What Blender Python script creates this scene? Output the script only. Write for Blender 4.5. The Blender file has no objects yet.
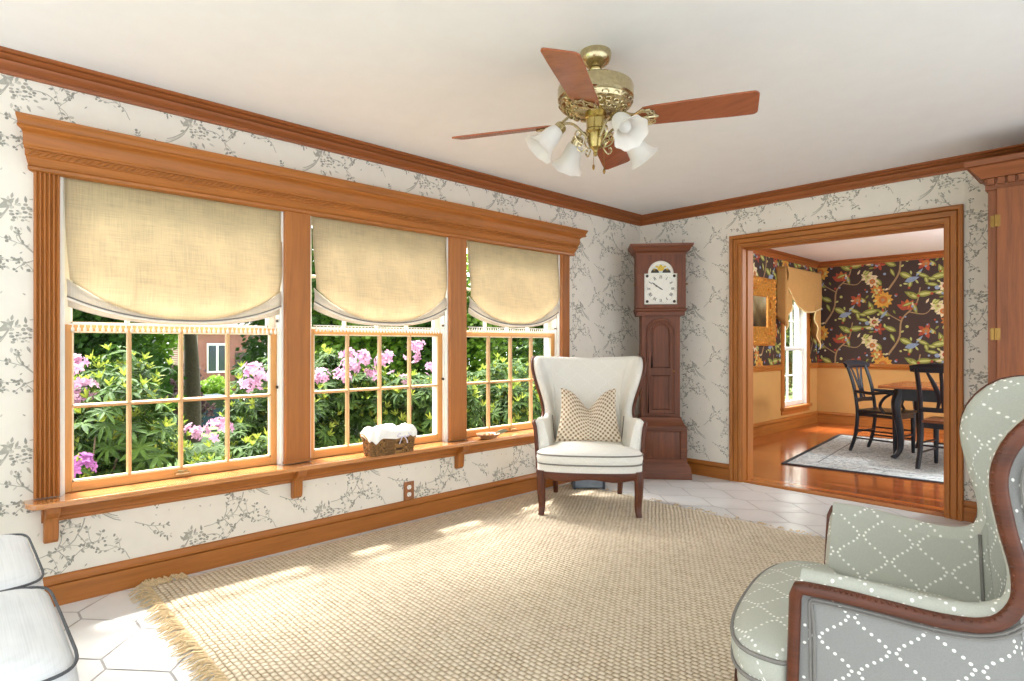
import bpy, bmesh, math, random
from mathutils import Vector, Matrix
PI = math.pi
random.seed(7)
SC = bpy.context.scene
COL = SC.collection
L = 4.95                       # back wall plane (y); left wall is x = 0
H = 2.44                       # ceiling height
# ------------------------------------------------------------------ colour
def lin(c):
    return c / 12.92 if c <= .04045 else ((c + .055) / 1.055) ** 2.4
def srgb(r, g, b):
    return (lin(r / 255), lin(g / 255), lin(b / 255), 1)
# ------------------------------------------------------------------ node helper
class NT:
    def __init__(s, name):
        s.m = bpy.data.materials.new(name); s.m.use_nodes = True
        s.t = s.m.node_tree; s.t.nodes.clear()
        s.out = s.t.nodes.new('ShaderNodeOutputMaterial')
    def n(s, typ, **kw):
        o = s.t.nodes.new('ShaderNode' + typ)
        for k, v in kw.items(): setattr(o, k, v)
        return o
    def l(s, a, b): s.t.links.new(a, b)
    def put(s, sock, v):
        if hasattr(v, 'is_output') or isinstance(v, bpy.types.NodeSocket): s.l(v, sock)
        else: sock.default_value = v
    def math(s, op, a, b=None, c=None):
        o = s.n('Math', operation=op)
        s.put(o.inputs[0], a)
        if b is not None: s.put(o.inputs[1], b)
        if c is not None: s.put(o.inputs[2], c)
        return o.outputs[0]
    def mix(s, f, a, b):
        o = s.n('Mix', data_type='RGBA')
        s.put(o.inputs[0], f); s.put(o.inputs[6], a); s.put(o.inputs[7], b)
        return o.outputs[2]
    def coord(s, kind='Object', scale=(1, 1, 1)):
        tc = s.n('TexCoord'); mp = s.n('Mapping')
        mp.inputs['Scale'].default_value = scale
        s.l(tc.outputs[kind], mp.inputs['Vector'])
        return mp.outputs[0]
    def noise(s, vec, scale, detail=3, rough=.55, dist=0):
        o = s.n('TexNoise'); s.l(vec, o.inputs['Vector'])
        o.inputs['Scale'].default_value = scale; o.inputs['Detail'].default_value = detail
        o.inputs['Roughness'].default_value = rough; o.inputs['Distortion'].default_value = dist
        return o.outputs[0]
    def ramp(s, f, stops):
        o = s.n('ValToRGB'); s.l(f, o.inputs[0]); e = o.color_ramp.elements
        e[0].position, e[0].color = stops[0]; e[1].position, e[1].color = stops[-1]
        for p, c in stops[1:-1]:
            k = e.new(p); k.color = c
        return o.outputs[0]
    def bump(s, h, strength=.3, dist=.01):
        o = s.n('Bump'); o.inputs['Strength'].default_value = strength
        o.inputs['Distance'].default_value = dist; s.l(h, o.inputs['Height'])
        return o.outputs[0]
    def pbr(s, color, rough=.5, metal=0, normal=None, **kw):
        o = s.n('BsdfPrincipled')
        s.put(o.inputs['Base Color'], color); s.put(o.inputs['Roughness'], rough)
        o.inputs['Metallic'].default_value = metal
        if normal is not None: s.l(normal, o.inputs['Normal'])
        for k, v in kw.items(): s.put(o.inputs[k], v)
        return o.outputs[0]
    def done(s, sh): s.l(sh, s.out.inputs[0]); return s.m

def plain(name, c, rough=.5, metal=0, var=.12, nscale=30, bump=0, **kw):
    n = NT(name); v = n.coord()
    f = n.noise(v, nscale)
    d = tuple(x * (1 - var) for x in c[:3]) + (1,)
    u = tuple(min(1, x * (1 + var)) for x in c[:3]) + (1,)
    col = n.ramp(f, [(.3, d), (.7, u)])
    nm = n.bump(f, bump, .004) if bump else None
    return n.done(n.pbr(col, rough, metal, nm, **kw))

def wood(name, c, axis='y', rough=.35, contrast=.35, scale=1, coat=0):
    n = NT(name)
    s = {'x': (1.2, 22, 22), 'y': (22, 1.2, 22), 'z': (22, 22, 1.2)}[axis]
    v = n.coord('Object', tuple(k * scale for k in s))
    f = n.noise(v, 1.6, 5, .6, .6)
    v2 = n.coord('Object', tuple(k * scale * 4 for k in s))
    g = n.noise(v2, 2.2, 2)
    fg = n.math('ADD', n.math('MULTIPLY', f, .75), n.math('MULTIPLY', g, .25))
    d = tuple(x * (1 - contrast) for x in c[:3]) + (1,)
    u = tuple(min(1, x * (1 + contrast * .8)) for x in c[:3]) + (1,)
    col = n.ramp(fg, [(.33, d), (.5, c), (.67, u)])
    return n.done(n.pbr(col, rough, 0, n.bump(fg, .06, .003), **{'Coat Weight': coat, 'Coat Roughness': .12}))

HONEY = srgb(186, 112, 52)
def woodset(name, c, **kw): return {a: wood(name + '_' + a, c, a, **kw) for a in 'xyz'}
W_TRIM = woodset('honey_oak_trim', srgb(166, 101, 40), rough=.44, contrast=.22)
W_CROWN = woodset('crown_oak', srgb(152, 86, 40), rough=.44, contrast=.25)
W_SASH = woodset('sash_pine', srgb(216, 156, 88), rough=.42, contrast=.14)
W_CHERRY = woodset('dark_cherry', srgb(112, 62, 42), rough=.3, contrast=.4)
W_CLOCK = woodset('clock_walnut', srgb(108, 57, 28), rough=.5, contrast=.4)
W_CAB = woodset('cabinet_cherry', srgb(138, 78, 40), rough=.5, contrast=.3)
W_CHAIR = woodset('chair_mahogany', srgb(88, 42, 18), rough=.42, contrast=.4)
W_BLADE = woodset('fan_blade_oak', srgb(148, 80, 46), rough=.27, contrast=.2)
M_WHITE = plain('white_vinyl', srgb(240, 240, 234), .4, var=.02)
M_CEIL = plain('ceiling_paint', srgb(236, 236, 234), .9, var=.015, nscale=8)
M_BRASS = plain('antique_brass', srgb(192, 178, 140), .22, 1, var=.15, nscale=60)
M_GOLDB = plain('bright_brass', srgb(150, 116, 64), .32, 1, var=.1)
M_BLACK = plain('black_paint', srgb(24, 29, 40), .3, var=.15)
M_DARK = plain('dark_bronze', srgb(60, 52, 44), .4, .6)

def glass_mat():
    n = NT('window_glass')
    lw = n.n('LayerWeight'); lw.inputs[0].default_value = .12
    tr = n.n('BsdfTransparent'); gl = n.n('BsdfGlossy')
    gl.inputs['Roughness'].default_value = .02
    mx = n.n('MixShader'); n.l(n.math('MULTIPLY', lw.outputs['Fresnel'], .35), mx.inputs[0])
    n.l(tr.outputs[0], mx.inputs[1]); n.l(gl.outputs[0], mx.inputs[2])
    return n.done(mx.outputs[0])
M_GLASS = glass_mat()

def frosted():
    n = NT('frosted_glass')
    d = n.pbr(srgb(246, 244, 240), .3)
    t = n.n('BsdfTranslucent'); t.inputs[0].default_value = srgb(250, 248, 244)
    mx = n.n('MixShader'); mx.inputs[0].default_value = .5
    n.l(d, mx.inputs[1]); n.l(t.outputs[0], mx.inputs[2])
    return n.done(mx.outputs[0])
M_FROST = frosted()

def linen(name, c, trans=0., var=.16, thread=260):
    n = NT(name)
    h = n.noise(n.coord('Object', (thread, thread * .12, thread * .12)), 1, 2)
    w1 = n.noise(n.coord('Object', (4, 8, thread * 1.1)), 1, 2)
    w2 = n.noise(n.coord('Object', (4, thread * 1.1, 8)), 1, 2)
    sl = n.noise(n.coord('Object', (10, 10, 10)), 1, 3)
    f = n.math('ADD', n.math('MULTIPLY', n.math('ADD', w1, w2), .38), n.math('MULTIPLY', sl, .24))
    d = tuple(x * (1 - var * 1.6) for x in c[:3]) + (1,)
    u = tuple(min(1, x * (1 + var)) for x in c[:3]) + (1,)
    col = n.ramp(f, [(.38, d), (.5, c), (.62, u)])
    sh = n.pbr(col, .9, 0, n.bump(f, .25, .003))
    if trans:
        t = n.n('BsdfTranslucent'); n.l(n.mix(.6, col, srgb(226, 214, 196)), t.inputs[0])
        mx = n.n('MixShader'); mx.inputs[0].default_value = trans
        n.l(sh, mx.inputs[1]); n.l(t.outputs[0], mx.inputs[2]); sh = mx.outputs[0]
    return n.done(sh)
M_SHADE = linen('shade_linen', srgb(212, 196, 162), .48, .16)
M_SHADE_LIN = linen('shade_lining', srgb(214, 206, 192), .35, .08)
M_PIPE_W = plain('white_piping', srgb(240, 234, 222), .8, var=.04)
M_WELT = plain('grey_welt', srgb(128, 124, 118), .85, var=.1)
M_SOFAW = plain('charcoal_piping', srgb(84, 86, 90), .8)
M_SOFA = linen('sofa_linen', srgb(226, 228, 230), 0, .05)

def trellis(name, c, a=.15, P=.125, dots=12, r=.0037, vary=.06, dotc=srgb(246, 244, 236)):
    n = NT(name)
    tc = n.n('TexCoord'); sp = n.n('SeparateXYZ'); n.l(tc.outputs['UV'], sp.inputs[0])
    u, v = sp.outputs[0], sp.outputs[1]
    t = n.math('DIVIDE', v, P)
    tq = n.math('DIVIDE', n.math('ROUND', n.math('MULTIPLY', t, dots)), dots)
    tri = n.math('PINGPONG', n.math('MULTIPLY', tq, 2), 1)
    cs = n.math('SUBTRACT', .5, n.math('MULTIPLY', n.math('COSINE', n.math('MULTIPLY', tq, 2 * PI)), .5))
    xc = n.math('ADD', .007, n.math('MULTIPLY', n.math('ADD', n.math('MULTIPLY', tri, .25), n.math('MULTIPLY', cs, .75)), a / 2 - .014))
    xf = n.math('PINGPONG', u, a / 2)
    dx = n.math('SUBTRACT', xf, xc)
    dy = n.math('SUBTRACT', v, n.math('MULTIPLY', tq, P))
    d = n.math('SQRT', n.math('ADD', n.math('MULTIPLY', dx, dx), n.math('MULTIPLY', dy, dy)))
    m = n.n('MapRange', clamp=True); n.l(d, m.inputs[0])
    m.inputs[1].default_value = r * .75; m.inputs[2].default_value = r * 1.15
    m.inputs[3].default_value = 1; m.inputs[4].default_value = 0
    w = n.noise(n.coord('Object', (300, 300, 300)), 1, 2)
    base = n.ramp(w, [(.3, tuple(x * (1 - vary) for x in c[:3]) + (1,)), (.7, tuple(min(1, x * (1 + vary)) for x in c[:3]) + (1,))])
    col = n.mix(m.outputs[0], base, dotc)
    return n.done(n.pbr(col, .85, 0, n.bump(n.math('ADD', n.math('MULTIPLY', w, .2), m.outputs[0]), .4, .002)))
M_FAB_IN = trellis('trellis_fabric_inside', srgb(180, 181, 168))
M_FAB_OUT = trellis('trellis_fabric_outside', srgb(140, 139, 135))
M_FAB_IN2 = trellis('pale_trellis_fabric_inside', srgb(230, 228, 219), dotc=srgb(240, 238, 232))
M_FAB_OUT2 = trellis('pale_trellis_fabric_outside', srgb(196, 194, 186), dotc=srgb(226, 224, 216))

# ------------------------------------------------------------------ mesh builder
class MB:
    def __init__(s):
        s.v = []; s.f = []; s.m = []; s.uv = []; s.M = None; s.mi = 0
    def add(s, vs, fs, mi=None, uvs=None):
        b = len(s.v); mi = s.mi if mi is None else mi
        for p in vs:
            p = Vector(p)
            s.v.append(s.M @ p if s.M is not None else p)
        for k, f in enumerate(fs):
            s.f.append(tuple(b + i for i in f)); s.m.append(mi)
            s.uv.append([uvs[i] for i in f] if uvs else None)
        return s
    def box(s, x0, x1, y0, y1, z0, z1, mi=None):
        return s.add([(x, y, z) for x in (x0, x1) for y in (y0, y1) for z in (z0, z1)],
                     [(0, 1, 3, 2), (4, 6, 7, 5), (0, 4, 5, 1), (2, 3, 7, 6), (0, 2, 6, 4), (1, 5, 7, 3)], mi)
    def extr(s, prof, axis, a, b, mi=None, inset_a=0, inset_b=0):
        n = len(prof)
        def P(p, t):
            return {'x': (t, p[0], p[1]), 'y': (p[0], t, p[1]), 'z': (p[0], p[1], t)}[axis]
        vs = [P(p, a) for p in prof] + [P(p, b) for p in prof]
        fs = [(i, (i + 1) % n, n + (i + 1) % n, n + i) for i in range(n)] + [tuple(range(n - 1, -1, -1)), tuple(range(n, 2 * n))]
        return s.add(vs, fs, mi)
    def tube(s, path, r, n=8, closed=False, mi=None, flat=1.0, up=None):
        path = [Vector(p) for p in path]; N = len(path)
        rs = r if isinstance(r, (list, tuple)) else [r] * N
        vs = []; fs = []; nrm = None
        for i in range(N):
            if closed: t = path[(i + 1) % N] - path[i - 1]
            else: t = path[min(i + 1, N - 1)] - path[max(i - 1, 0)]
            if t.length < 1e-9: t = Vector((0, 0, 1))
            t.normalize()
            if nrm is None:
                a = Vector(up) if up else (Vector((0, 0, 1)) if abs(t.z) < .9 else Vector((1, 0, 0)))
                nrm = (a - t * a.dot(t)).normalized()
            else:
                nrm = nrm - t * nrm.dot(t)
                nrm = nrm.normalized() if nrm.length > 1e-6 else t.orthogonal().normalized()
            bi = t.cross(nrm)
            for k in range(n):
                an = 2 * PI * k / n + PI / n
                vs.append(path[i] + nrm * math.cos(an) * rs[i] + bi * math.sin(an) * rs[i] * flat)
        for i in range(N if closed else N - 1):
            j = (i + 1) % N
            for k in range(n):
                fs.append((i * n + k, i * n + (k + 1) % n, j * n + (k + 1) % n, j * n + k))
        if not closed:
            fs.append(tuple(range(n - 1, -1, -1))); fs.append(tuple((N - 1) * n + k for k in range(n)))
        return s.add(vs, fs, mi)
    def lathe(s, prof, n=24, c=(0, 0, 0), M=None, mi=None, cap=True, wob=None):
        vs = []; fs = []; K = len(prof); c = Vector(c)
        for j, (r, z) in enumerate(prof):
            for k in range(n):
                a = 2 * PI * k / n
                rr = r * (1 + (wob(j / (K - 1), a) if wob else 0))
                p = Vector((rr * math.cos(a), rr * math.sin(a), z))
                vs.append(c + (M @ p if M is not None else p))
        for j in range(K - 1):
            for k in range(n):
                fs.append((j * n + k, j * n + (k + 1) % n, (j + 1) * n + (k + 1) % n, (j + 1) * n + k))
        if cap:
            if prof[0][0] > 1e-5: fs.append(tuple(range(n - 1, -1, -1)))
            if prof[-1][0] > 1e-5: fs.append(tuple((K - 1) * n + k for k in range(n)))
        return s.add(vs, fs, mi)
    def grid(s, fn, nu, nv, mi=None, uvfn=None, closed=False):
        vs = []; uv = []
        for i in range(nu + (0 if closed else 1)):
            for j in range(nv + 1):
                vs.append(fn(i / nu, j / nv)); uv.append(uvfn(i / nu, j / nv) if uvfn else (i / nu, j / nv))
        fs = []; W = nv + 1; NU = nu if closed else nu + 1
        for i in range(nu):
            for j in range(nv):
                a, b = i * W + j, ((i + 1) % NU) * W + j
                fs.append((a, b, b + 1, a + 1))
        return s.add(vs, fs, mi, uv)
    def build(s, name, mats, parent=None, loc=(0, 0, 0), rot=0, smooth=35, bevel=0, subsurf=0, solid=0, recalc=True, kind=None):
        me = bpy.data.meshes.new(name)
        me.from_pydata([tuple(v) for v in s.v], [], s.f)
        mats = mats if isinstance(mats, (list, tuple)) else [mats]
        for m in mats: me.materials.append(m)
        for p, mi in zip(me.polygons, s.m): p.material_index = mi
        if any(u is not None for u in s.uv):
            ul = me.uv_layers.new(name='UVMap'); k = 0; flat = []
            for u, f in zip(s.uv, s.f):
                for q in range(len(f)):
                    flat += list(u[q]) if u else [0, 0]
            ul.data.foreach_set('uv', flat)
        if recalc:
            bm = bmesh.new(); bm.from_mesh(me); bmesh.ops.recalc_face_normals(bm, faces=bm.faces); bm.to_mesh(me); bm.free()
        if smooth:
            me.polygons.foreach_set('use_smooth', [True] * len(me.polygons))
            me.set_sharp_from_angle(angle=math.radians(smooth))
        me.update()
        o = bpy.data.objects.new(name, me); COL.objects.link(o)
        o.location = loc; o.rotation_euler = (0, 0, rot)
        if parent is not None: o.parent = parent
        if bevel:
            b = o.modifiers.new('bevel', 'BEVEL'); b.width = bevel; b.segments = 2; b.limit_method = 'ANGLE'; b.angle_limit = math.radians(50)
        if solid:
            b = o.modifiers.new('solid', 'SOLIDIFY'); b.thickness = solid; b.offset = 0
        if subsurf:
            b = o.modifiers.new('sub', 'SUBSURF'); b.levels = subsurf; b.render_levels = subsurf
        if kind: o['kind'] = kind
        return o

def tag(o, label, cat, group=None, kind=None):
    o['label'] = label; o['category'] = cat
    if group: o['group'] = group
    if kind: o['kind'] = kind
    return o
def thing(name, label, cat, loc=(0, 0, 0), rot=0, group=None):
    o = bpy.data.objects.new(name, None); COL.objects.link(o); o.empty_display_size = .1
    o.location = loc; o.rotation_euler = (0, 0, rot)
    return tag(o, label, cat, group)
def struct(name, mb, mats, label=None, cat=None, **kw):
    o = mb.build(name, mats, **kw); o['kind'] = 'structure'
    o['label'] = label or name.replace('_', ' '); o['category'] = cat or name.split('_')[0]
    return o
def copy_tree(o, parent=None):
    c = o.copy(); COL.objects.link(c)
    if parent is not None: c.parent = parent
    for ch in list(o.children): copy_tree(ch, c)
    return c
def lerp(a, b, t): return a + (b - a) * t
def interp(tab, s):
    """smooth (Catmull-Rom) interpolation through rows (s, values...)"""
    if s <= tab[0][0]: return tab[0][1:]
    if s >= tab[-1][0]: return tab[-1][1:]
    for i in range(len(tab) - 1):
        if tab[i][0] <= s <= tab[i + 1][0]: break
    p0 = tab[max(i - 1, 0)]; p1 = tab[i]; p2 = tab[i + 1]; p3 = tab[min(i + 2, len(tab) - 1)]
    h = p2[0] - p1[0]; t = (s - p1[0]) / h; out = []
    for k in range(1, len(p1)):
        m1 = (p2[k] - p0[k]) / max(p2[0] - p0[0], 1e-6) * h
        m2 = (p3[k] - p1[k]) / max(p3[0] - p1[0], 1e-6) * h
        out.append((2 * t**3 - 3 * t**2 + 1) * p1[k] + (t**3 - 2 * t**2 + t) * m1 + (-2 * t**3 + 3 * t**2) * p2[k] + (t**3 - t**2) * m2)
    return out
def spline(pts, n):
    tab = [(i,) + tuple(p) for i, p in enumerate(pts)]
    return [Vector(interp(tab, (len(pts) - 1) * k / n)) for k in range(n + 1)]

# ================================================================== CAMERA
cam = bpy.data.cameras.new('camera'); co = bpy.data.objects.new('camera', cam); COL.objects.link(co)
cam.sensor_width = 36; cam.lens = 593 / 1024 * 36; cam.shift_y = 4.5 / 1024; cam.clip_start = .05; cam.clip_end = 300
co.location = (3.374, 0, 1.18); co.rotation_euler = (PI / 2, 0, math.radians(46.459)); SC.camera = co

# ================================================================== SETTING
WIN = [(.365, 1.395), (1.545, 2.578), (2.728, 3.764)]      # window openings along y
WZ0, WZ1 = .49, 1.975
DWIN = (8.40, 9.24, .30, 1.95)
def wall_boxes(mb, holes, a0, a1, z0, z1, put):
    """put(a0,a1,z0,z1) for the wall rectangle minus the holes (a0,a1,z0,z1), sorted along a"""
    a = a0
    for h0, h1, hz0, hz1 in holes:
        put(a, h0, z0, z1)
        if hz0 > z0: put(h0, h1, z0, hz0)
        if hz1 < z1: put(h0, h1, hz1, z1)
        a = h1
    put(a, a1, z0, z1)

# ---- wallpaper drawing (flat shapes printed on the wall, kept inside the wall's mesh)
def ribbon(pts, w):
    out = []; pts = [Vector((p[0], p[1])) for p in pts]
    for i in range(len(pts) - 1):
        d = pts[i + 1] - pts[i]
        if d.length < 1e-7: continue
        nn = Vector((-d.y, d.x)).normalized()
        w0 = w * (1 - .5 * i / len(pts)) / 2; w1 = w * (1 - .5 * (i + 1) / len(pts)) / 2
        out.append([pts[i] - nn * w0, pts[i + 1] - nn * w1, pts[i + 1] + nn * w1, pts[i] + nn * w0])
    return out
def leafshape(x, y, ang, ln, w, n=4):
    c, s = math.cos(ang), math.sin(ang); P = []
    for k in range(n + 1):
        t = k / n; P.append((t * ln, w / 2 * math.sin(PI * t ** .8)))
    for k in range(n - 1, 0, -1):
        t = k / n; P.append((t * ln, -w / 2 * math.sin(PI * t ** .8)))
    return [Vector((x + a * c - b * s, y + a * s + b * c)) for a, b in P]
def disc(x, y, r, n=8, sq=1, ang=0):
    return [Vector((x + r * math.cos(2 * PI * k / n + ang), y + r * sq * math.sin(2 * PI * k / n + ang))) for k in range(n)]

def toile_motif():
    R = random.Random(11); out = []          # (polygon, material index)
    def branch(x, y, ang, ln, w, curl, leaves, depth=0):
        pts = [(x, y)]; a = ang; n = 8
        for k in range(n):
            a += curl / n + R.uniform(-.25, .25); x += math.cos(a) * ln / n; y += math.sin(a) * ln / n; pts.append((x, y))
        for q in ribbon(pts, w): out.append((q, 1))
        for k in range(leaves):
            p = pts[R.randint(2, n)]; la = a + R.choice((-1, 1)) * R.uniform(.5, 1.3)
            out.append((leafshape(p[0], p[1], la, R.uniform(.013, .026), R.uniform(.006, .010)), R.choice((1, 1, 2, 0))))
        if depth < 1:
            for k in range(2):
                p = pts[R.randint(3, n - 1)]
                branch(p[0], p[1], ang + R.choice((-1, 1)) * R.uniform(.5, 1.), ln * R.uniform(.4, .6), w * .7, R.uniform(-1, 1), 4, depth + 1)
        for k in range(2): out.append((disc(x + R.uniform(-.01, .01), y + R.uniform(-.01, .01), R.uniform(.004, .007), 6), 2))
    def bird(cx, cy, s):
        for k in range(3):                       # long tail feathers
            o = k * .012
            pts = [(cx + s * (-.085 + o * .5 + .115 * t ** .8), cy - .075 + o + .12 * t ** 1.6 + .006 * math.sin(6 * t)) for t in [i / 7 for i in range(8)]]
            for q in ribbon(pts[::-1], .007): out.append((q, 1 if k != 1 else 0))
        out.append((leafshape(cx + s * .0, cy + .03, .8 if s > 0 else PI - .8, .07, .028), 1))
        for k in range(34):                      # full blown rose and its leaves
            r = .048 * math.sqrt(R.random()); t = R.uniform(0, 2 * PI)
            out.append((disc(cx + s * .07 + r * math.cos(t), cy + .02 + r * .9 * math.sin(t), R.uniform(.005, .010), 7, R.uniform(.5, 1), t), R.choice((0, 1, 2, 2, 1))))
        for k in range(15):
            t = R.uniform(0, 2 * PI); r = R.uniform(.045, .075)
            out.append((leafshape(cx + s * .07 + r * math.cos(t), cy + .01 + r * math.sin(t), t + R.uniform(-.7, .7), R.uniform(.02, .034), .011), R.choice((1, 2, 0, 1))))
    bird(0, 0, 1); bird(.357, -.265, -1)
    branch(.06, -.05, -1.7, .24, .006, .9, 9); branch(.10, .03, .35, .17, .0045, -.7, 8)
    branch(.30, -.30, -1.5, .20, .006, -.9, 9); branch(.28, -.25, 2.4, .2, .0045, .9, 8)
    branch(.42, -.22, .6, .2, .0045, .5, 8); branch(-.07, -.12, -2.1, .16, .004, .6, 6)
    branch(.22, .02, .9, .19, .0045, -.6, 8); branch(.50, -.36, -.5, .15, .004, .5, 6); branch(.20, -.42, 1.0, .13, .004, .3, 5)
    branch(.14, -.20, 1.9, .17, .004, .8, 7); branch(.56, -.12, -1.2, .19, .004, .6, 7); branch(.60, -.30, 1.2, .16, .004, -.5, 7); branch(.10, -.45, .2, .16, .004, .9, 6); branch(.48, .0, 2.2, .14, .0035, .6, 5)
    for k in range(26):
        x, y = R.uniform(-.1, .62), R.uniform(-.5, .05)
        out.append((leafshape(x, y, R.uniform(0, 6.28), R.uniform(.012, .022), .006), R.choice((0, 1))))
    return out
TOILE = toile_motif()
def dining_motif():
    R = random.Random(5); out = []
    # 1 vine 2 leaf green 3 pale leaf 4 orange flower 5 gold 6 red 7 cream 8 blue
    def vine(pts, w=.016):
        for q in ribbon([tuple(p) for p in spline([(a, b, 0) for a, b in pts], 14)], w): out.append((q, 1))
    vine([(-.10, -.30), (-.02, -.16), (.00, 0), (.10, .12), (.13, .26)]); vine([(.0, -.02), (-.1, .05), (-.13, .12)], .009); vine([(.05, .06), (.16, .04), (.22, .1)], .009)
    def leaf(x, y, a, l, w):
        out.append((leafshape(x, y, a, l, w, 6), 2)); out.append((leafshape(x + math.cos(a) * l * .12, y + math.sin(a) * l * .12, a, l * .7, w * .42, 5), 3))
    for a in [(.10, .2, .1, .13, .05), (.12, .17, 2.6, .12, .05), (-.02, -.16, -.5, .12, .05), (-.04, -.1, 2.7, .11, .045), (.2, -.22, .2, .15, .05), (.33, -.2, -.5, .10, .045),
              (.20, .10, -.2, .11, .05), (-.15, -.26, 2.2, .09, .04), (.3, .2, 2.9, .09, .035), (-.22, .08, 1.9, .09, .04)]: leaf(*a)
    def flower(x, y, r, n, c1, c2):
        for k in range(n):
            a = 2 * PI * k / n; out.append((leafshape(x + r * .25 * math.cos(a), y + r * .25 * math.sin(a), a, r * .8, r * .5, 4), c1))
        out.append((disc(x, y, r * .45, 10), c2)); out.append((disc(x, y, r * .2, 8), 1))
    flower(-.14, .17, .075, 12, 5, 4); flower(.17, -.10, .062, 5, 6, 4); flower(.25, .10, .055, 7, 7, 3)
    flower(-.17, -.08, .05, 5, 6, 6)
    for k in range(5):                                                   # tulip like red bloom
        out.append((leafshape(.04, .08, .6 + k * .5, .09, .045), 6 if k != 2 else 4))
    out.append((leafshape(-.26, -.03, .25, .12, .05), 8)); out.append((leafshape(-.16, .01, .9, .09, .022), 8)); out.append((disc(-.26, -.025, .018, 8), 8))
    for k in range(12):
        leaf(R.uniform(-.28, .3), R.uniform(-.3, .28), R.uniform(0, 6.28), R.uniform(.06, .10), R.uniform(.024, .034))
    flower(.30, .26, .045, 8, 7, 6); flower(.32, -.02, .05, 9, 4, 5); flower(-.22, -.22, .05, 7, 7, 4)
    out.append((leafshape(.02, -.24, .3, .11, .045), 8)); out.append((leafshape(.10, -.2, .9, .08, .02), 8))
    for k in range(60):
        x, y = R.uniform(-.3, .38), R.uniform(-.32, .3)
        if R.random() < .5: out.append((disc(x, y, R.uniform(.006, .013), 6), R.choice((7, 8, 6, 3))))
        else: out.append((leafshape(x, y, R.uniform(0, 6.28), R.uniform(.03, .05), .016), R.choice((2, 3, 7))))
    return out
DMOT = dining_motif()
def paper(mb, motif, place, a0, a1, z0, z1, tiles, holes, layer=.0006, off=0):
    """print the motif at every (ta,tz) of tiles; place(a,z,d) -> 3D point d in front of the wall"""
    for ta, tz in tiles:
        for k, (poly, mi) in enumerate(motif):
            pts = [(p[0] + ta, p[1] + tz) for p in poly]
            if all(p[0] < a0 or p[0] > a1 or p[1] < z0 or p[1] > z1 for p in pts): continue
            pts = [(min(max(p[0], a0), a1), min(max(p[1], z0), z1)) for p in pts]
            if any(h[0] < p[0] < h[1] and h[2] < p[1] < h[3] for p in pts[::2] for h in holes): continue
            d = .0006 + layer * k / len(motif)
            mb.add([place(a, z, d) for a, z in pts], [tuple(range(len(pts)))], mi + off)

M_PAPER = plain('cream_wallpaper', srgb(233, 227, 214), .75, var=.02, nscale=14)
T_LT = plain('toile_light_grey', srgb(202, 198, 185), .75, var=.05)
T_MD = plain('toile_grey', srgb(172, 169, 156), .75, var=.1)
T_DK = plain('toile_sage', srgb(148, 147, 136), .75, var=.1)
PAPER_MATS = [M_PAPER, T_LT, T_MD, T_DK]
def toile_tiles(a_off, a0, a1): return [(a_off + .713 * i, 2.274 - .533 * j) for i in range(int((a0 - a_off) / .713) - 1, int((a1 - a_off) / .713) + 2) for j in range(-1, 6)]

# ---- left wall of the living room
mb = MB(); hl = [(a, b, WZ0, WZ1) for a, b in WIN]
wall_boxes(mb, hl, -1.6, L, 0, H, lambda a, b, c, d: mb.box(-.18, 0, a, b, c, d))
paper(mb, TOILE, lambda a, z, d: (d, a, z), -1.5, L - .01, .1, 2.36, toile_tiles(.16, -1.5, L), [(.28, 3.86, .45, 2.05)], off=1)
struct('wall_left', mb, PAPER_MATS, 'cream bird-and-branch wallpapered window wall on the left', 'wall', smooth=0, recalc=False)
# ---- back wall of the living room with doorway to the dining room
DX0, DX1, DZ = 1.04, 2.472, 2.02
mb = MB()
wall_boxes(mb, [(DX0, DX1, 0, DZ)], -.18, 4.9, 0, H, lambda a, b, c, d: mb.box(a, b, L, L + .19, c, d) if b > a and d > c else None)
paper(mb, TOILE, lambda a, z, d: (a, L - d, z), .01, 2.9, .1, 2.36, toile_tiles(.26, 0, 2.9), [(.95, 2.56, -.1, 2.11)], off=1)
struct('wall_back', mb, PAPER_MATS, 'cream wallpapered back wall with the wide doorway', 'wall', smooth=0, recalc=False)
mb = MB(); mb.box(4.72, 4.9, 4.3, L, 0, H); struct('wall_right', mb, M_PAPER, 'cream wall behind the tall cabinet at right', 'wall', smooth=0)
# ---- dining room walls
M_MUST = plain('mustard_paint', srgb(192, 146, 84), .6, var=.03, nscale=6)
DCOL = [plain('dining_paper_brown', srgb(58, 40, 34), .7, var=.1, nscale=40), plain('paper_vine', srgb(150, 120, 84), .7), plain('paper_leaf', srgb(122, 124, 50), .7),
        plain('paper_pale_leaf', srgb(176, 174, 104), .7), plain('paper_orange', srgb(176, 98, 38), .7), plain('paper_gold', srgb(196, 142, 54), .7),
        plain('paper_red', srgb(154, 62, 40), .7), plain('paper_cream', srgb(206, 186, 150), .7), plain('paper_blue', srgb(128, 142, 166), .7)]
DT = .87
DMOT = [([q * 1.66 for q in poly], mi) for poly, mi in DMOT]
def dtiles(a0, a1): return [(a0 + .84 * i, 2.0 - .92 * j + (.46 if i % 2 else 0)) for i in range(-1, int((a1 - a0) / .84) + 2) for j in range(-1, 3)]
mb = MB(); hd = [DWIN]
wall_boxes(mb, hd, L + .19, 9.66, 0, DT, lambda a, b, c, d: mb.box(-.18, 0, a, b, c, d, 1) if d > c + 1e-4 and c < DT else None) if False else None
for a, b, c, d in [(L + .19, DWIN[0], 0, H), (DWIN[1], 9.66, 0, H), (DWIN[0], DWIN[1], 0, DWIN[2]), (DWIN[0], DWIN[1], DWIN[3], H)]:
    if c < DT: mb.box(-.18, 0, a, b, c, min(d, DT), 9)
    if d > DT: mb.box(-.18, 0, a, b, max(c, DT), d, 0)
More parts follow.
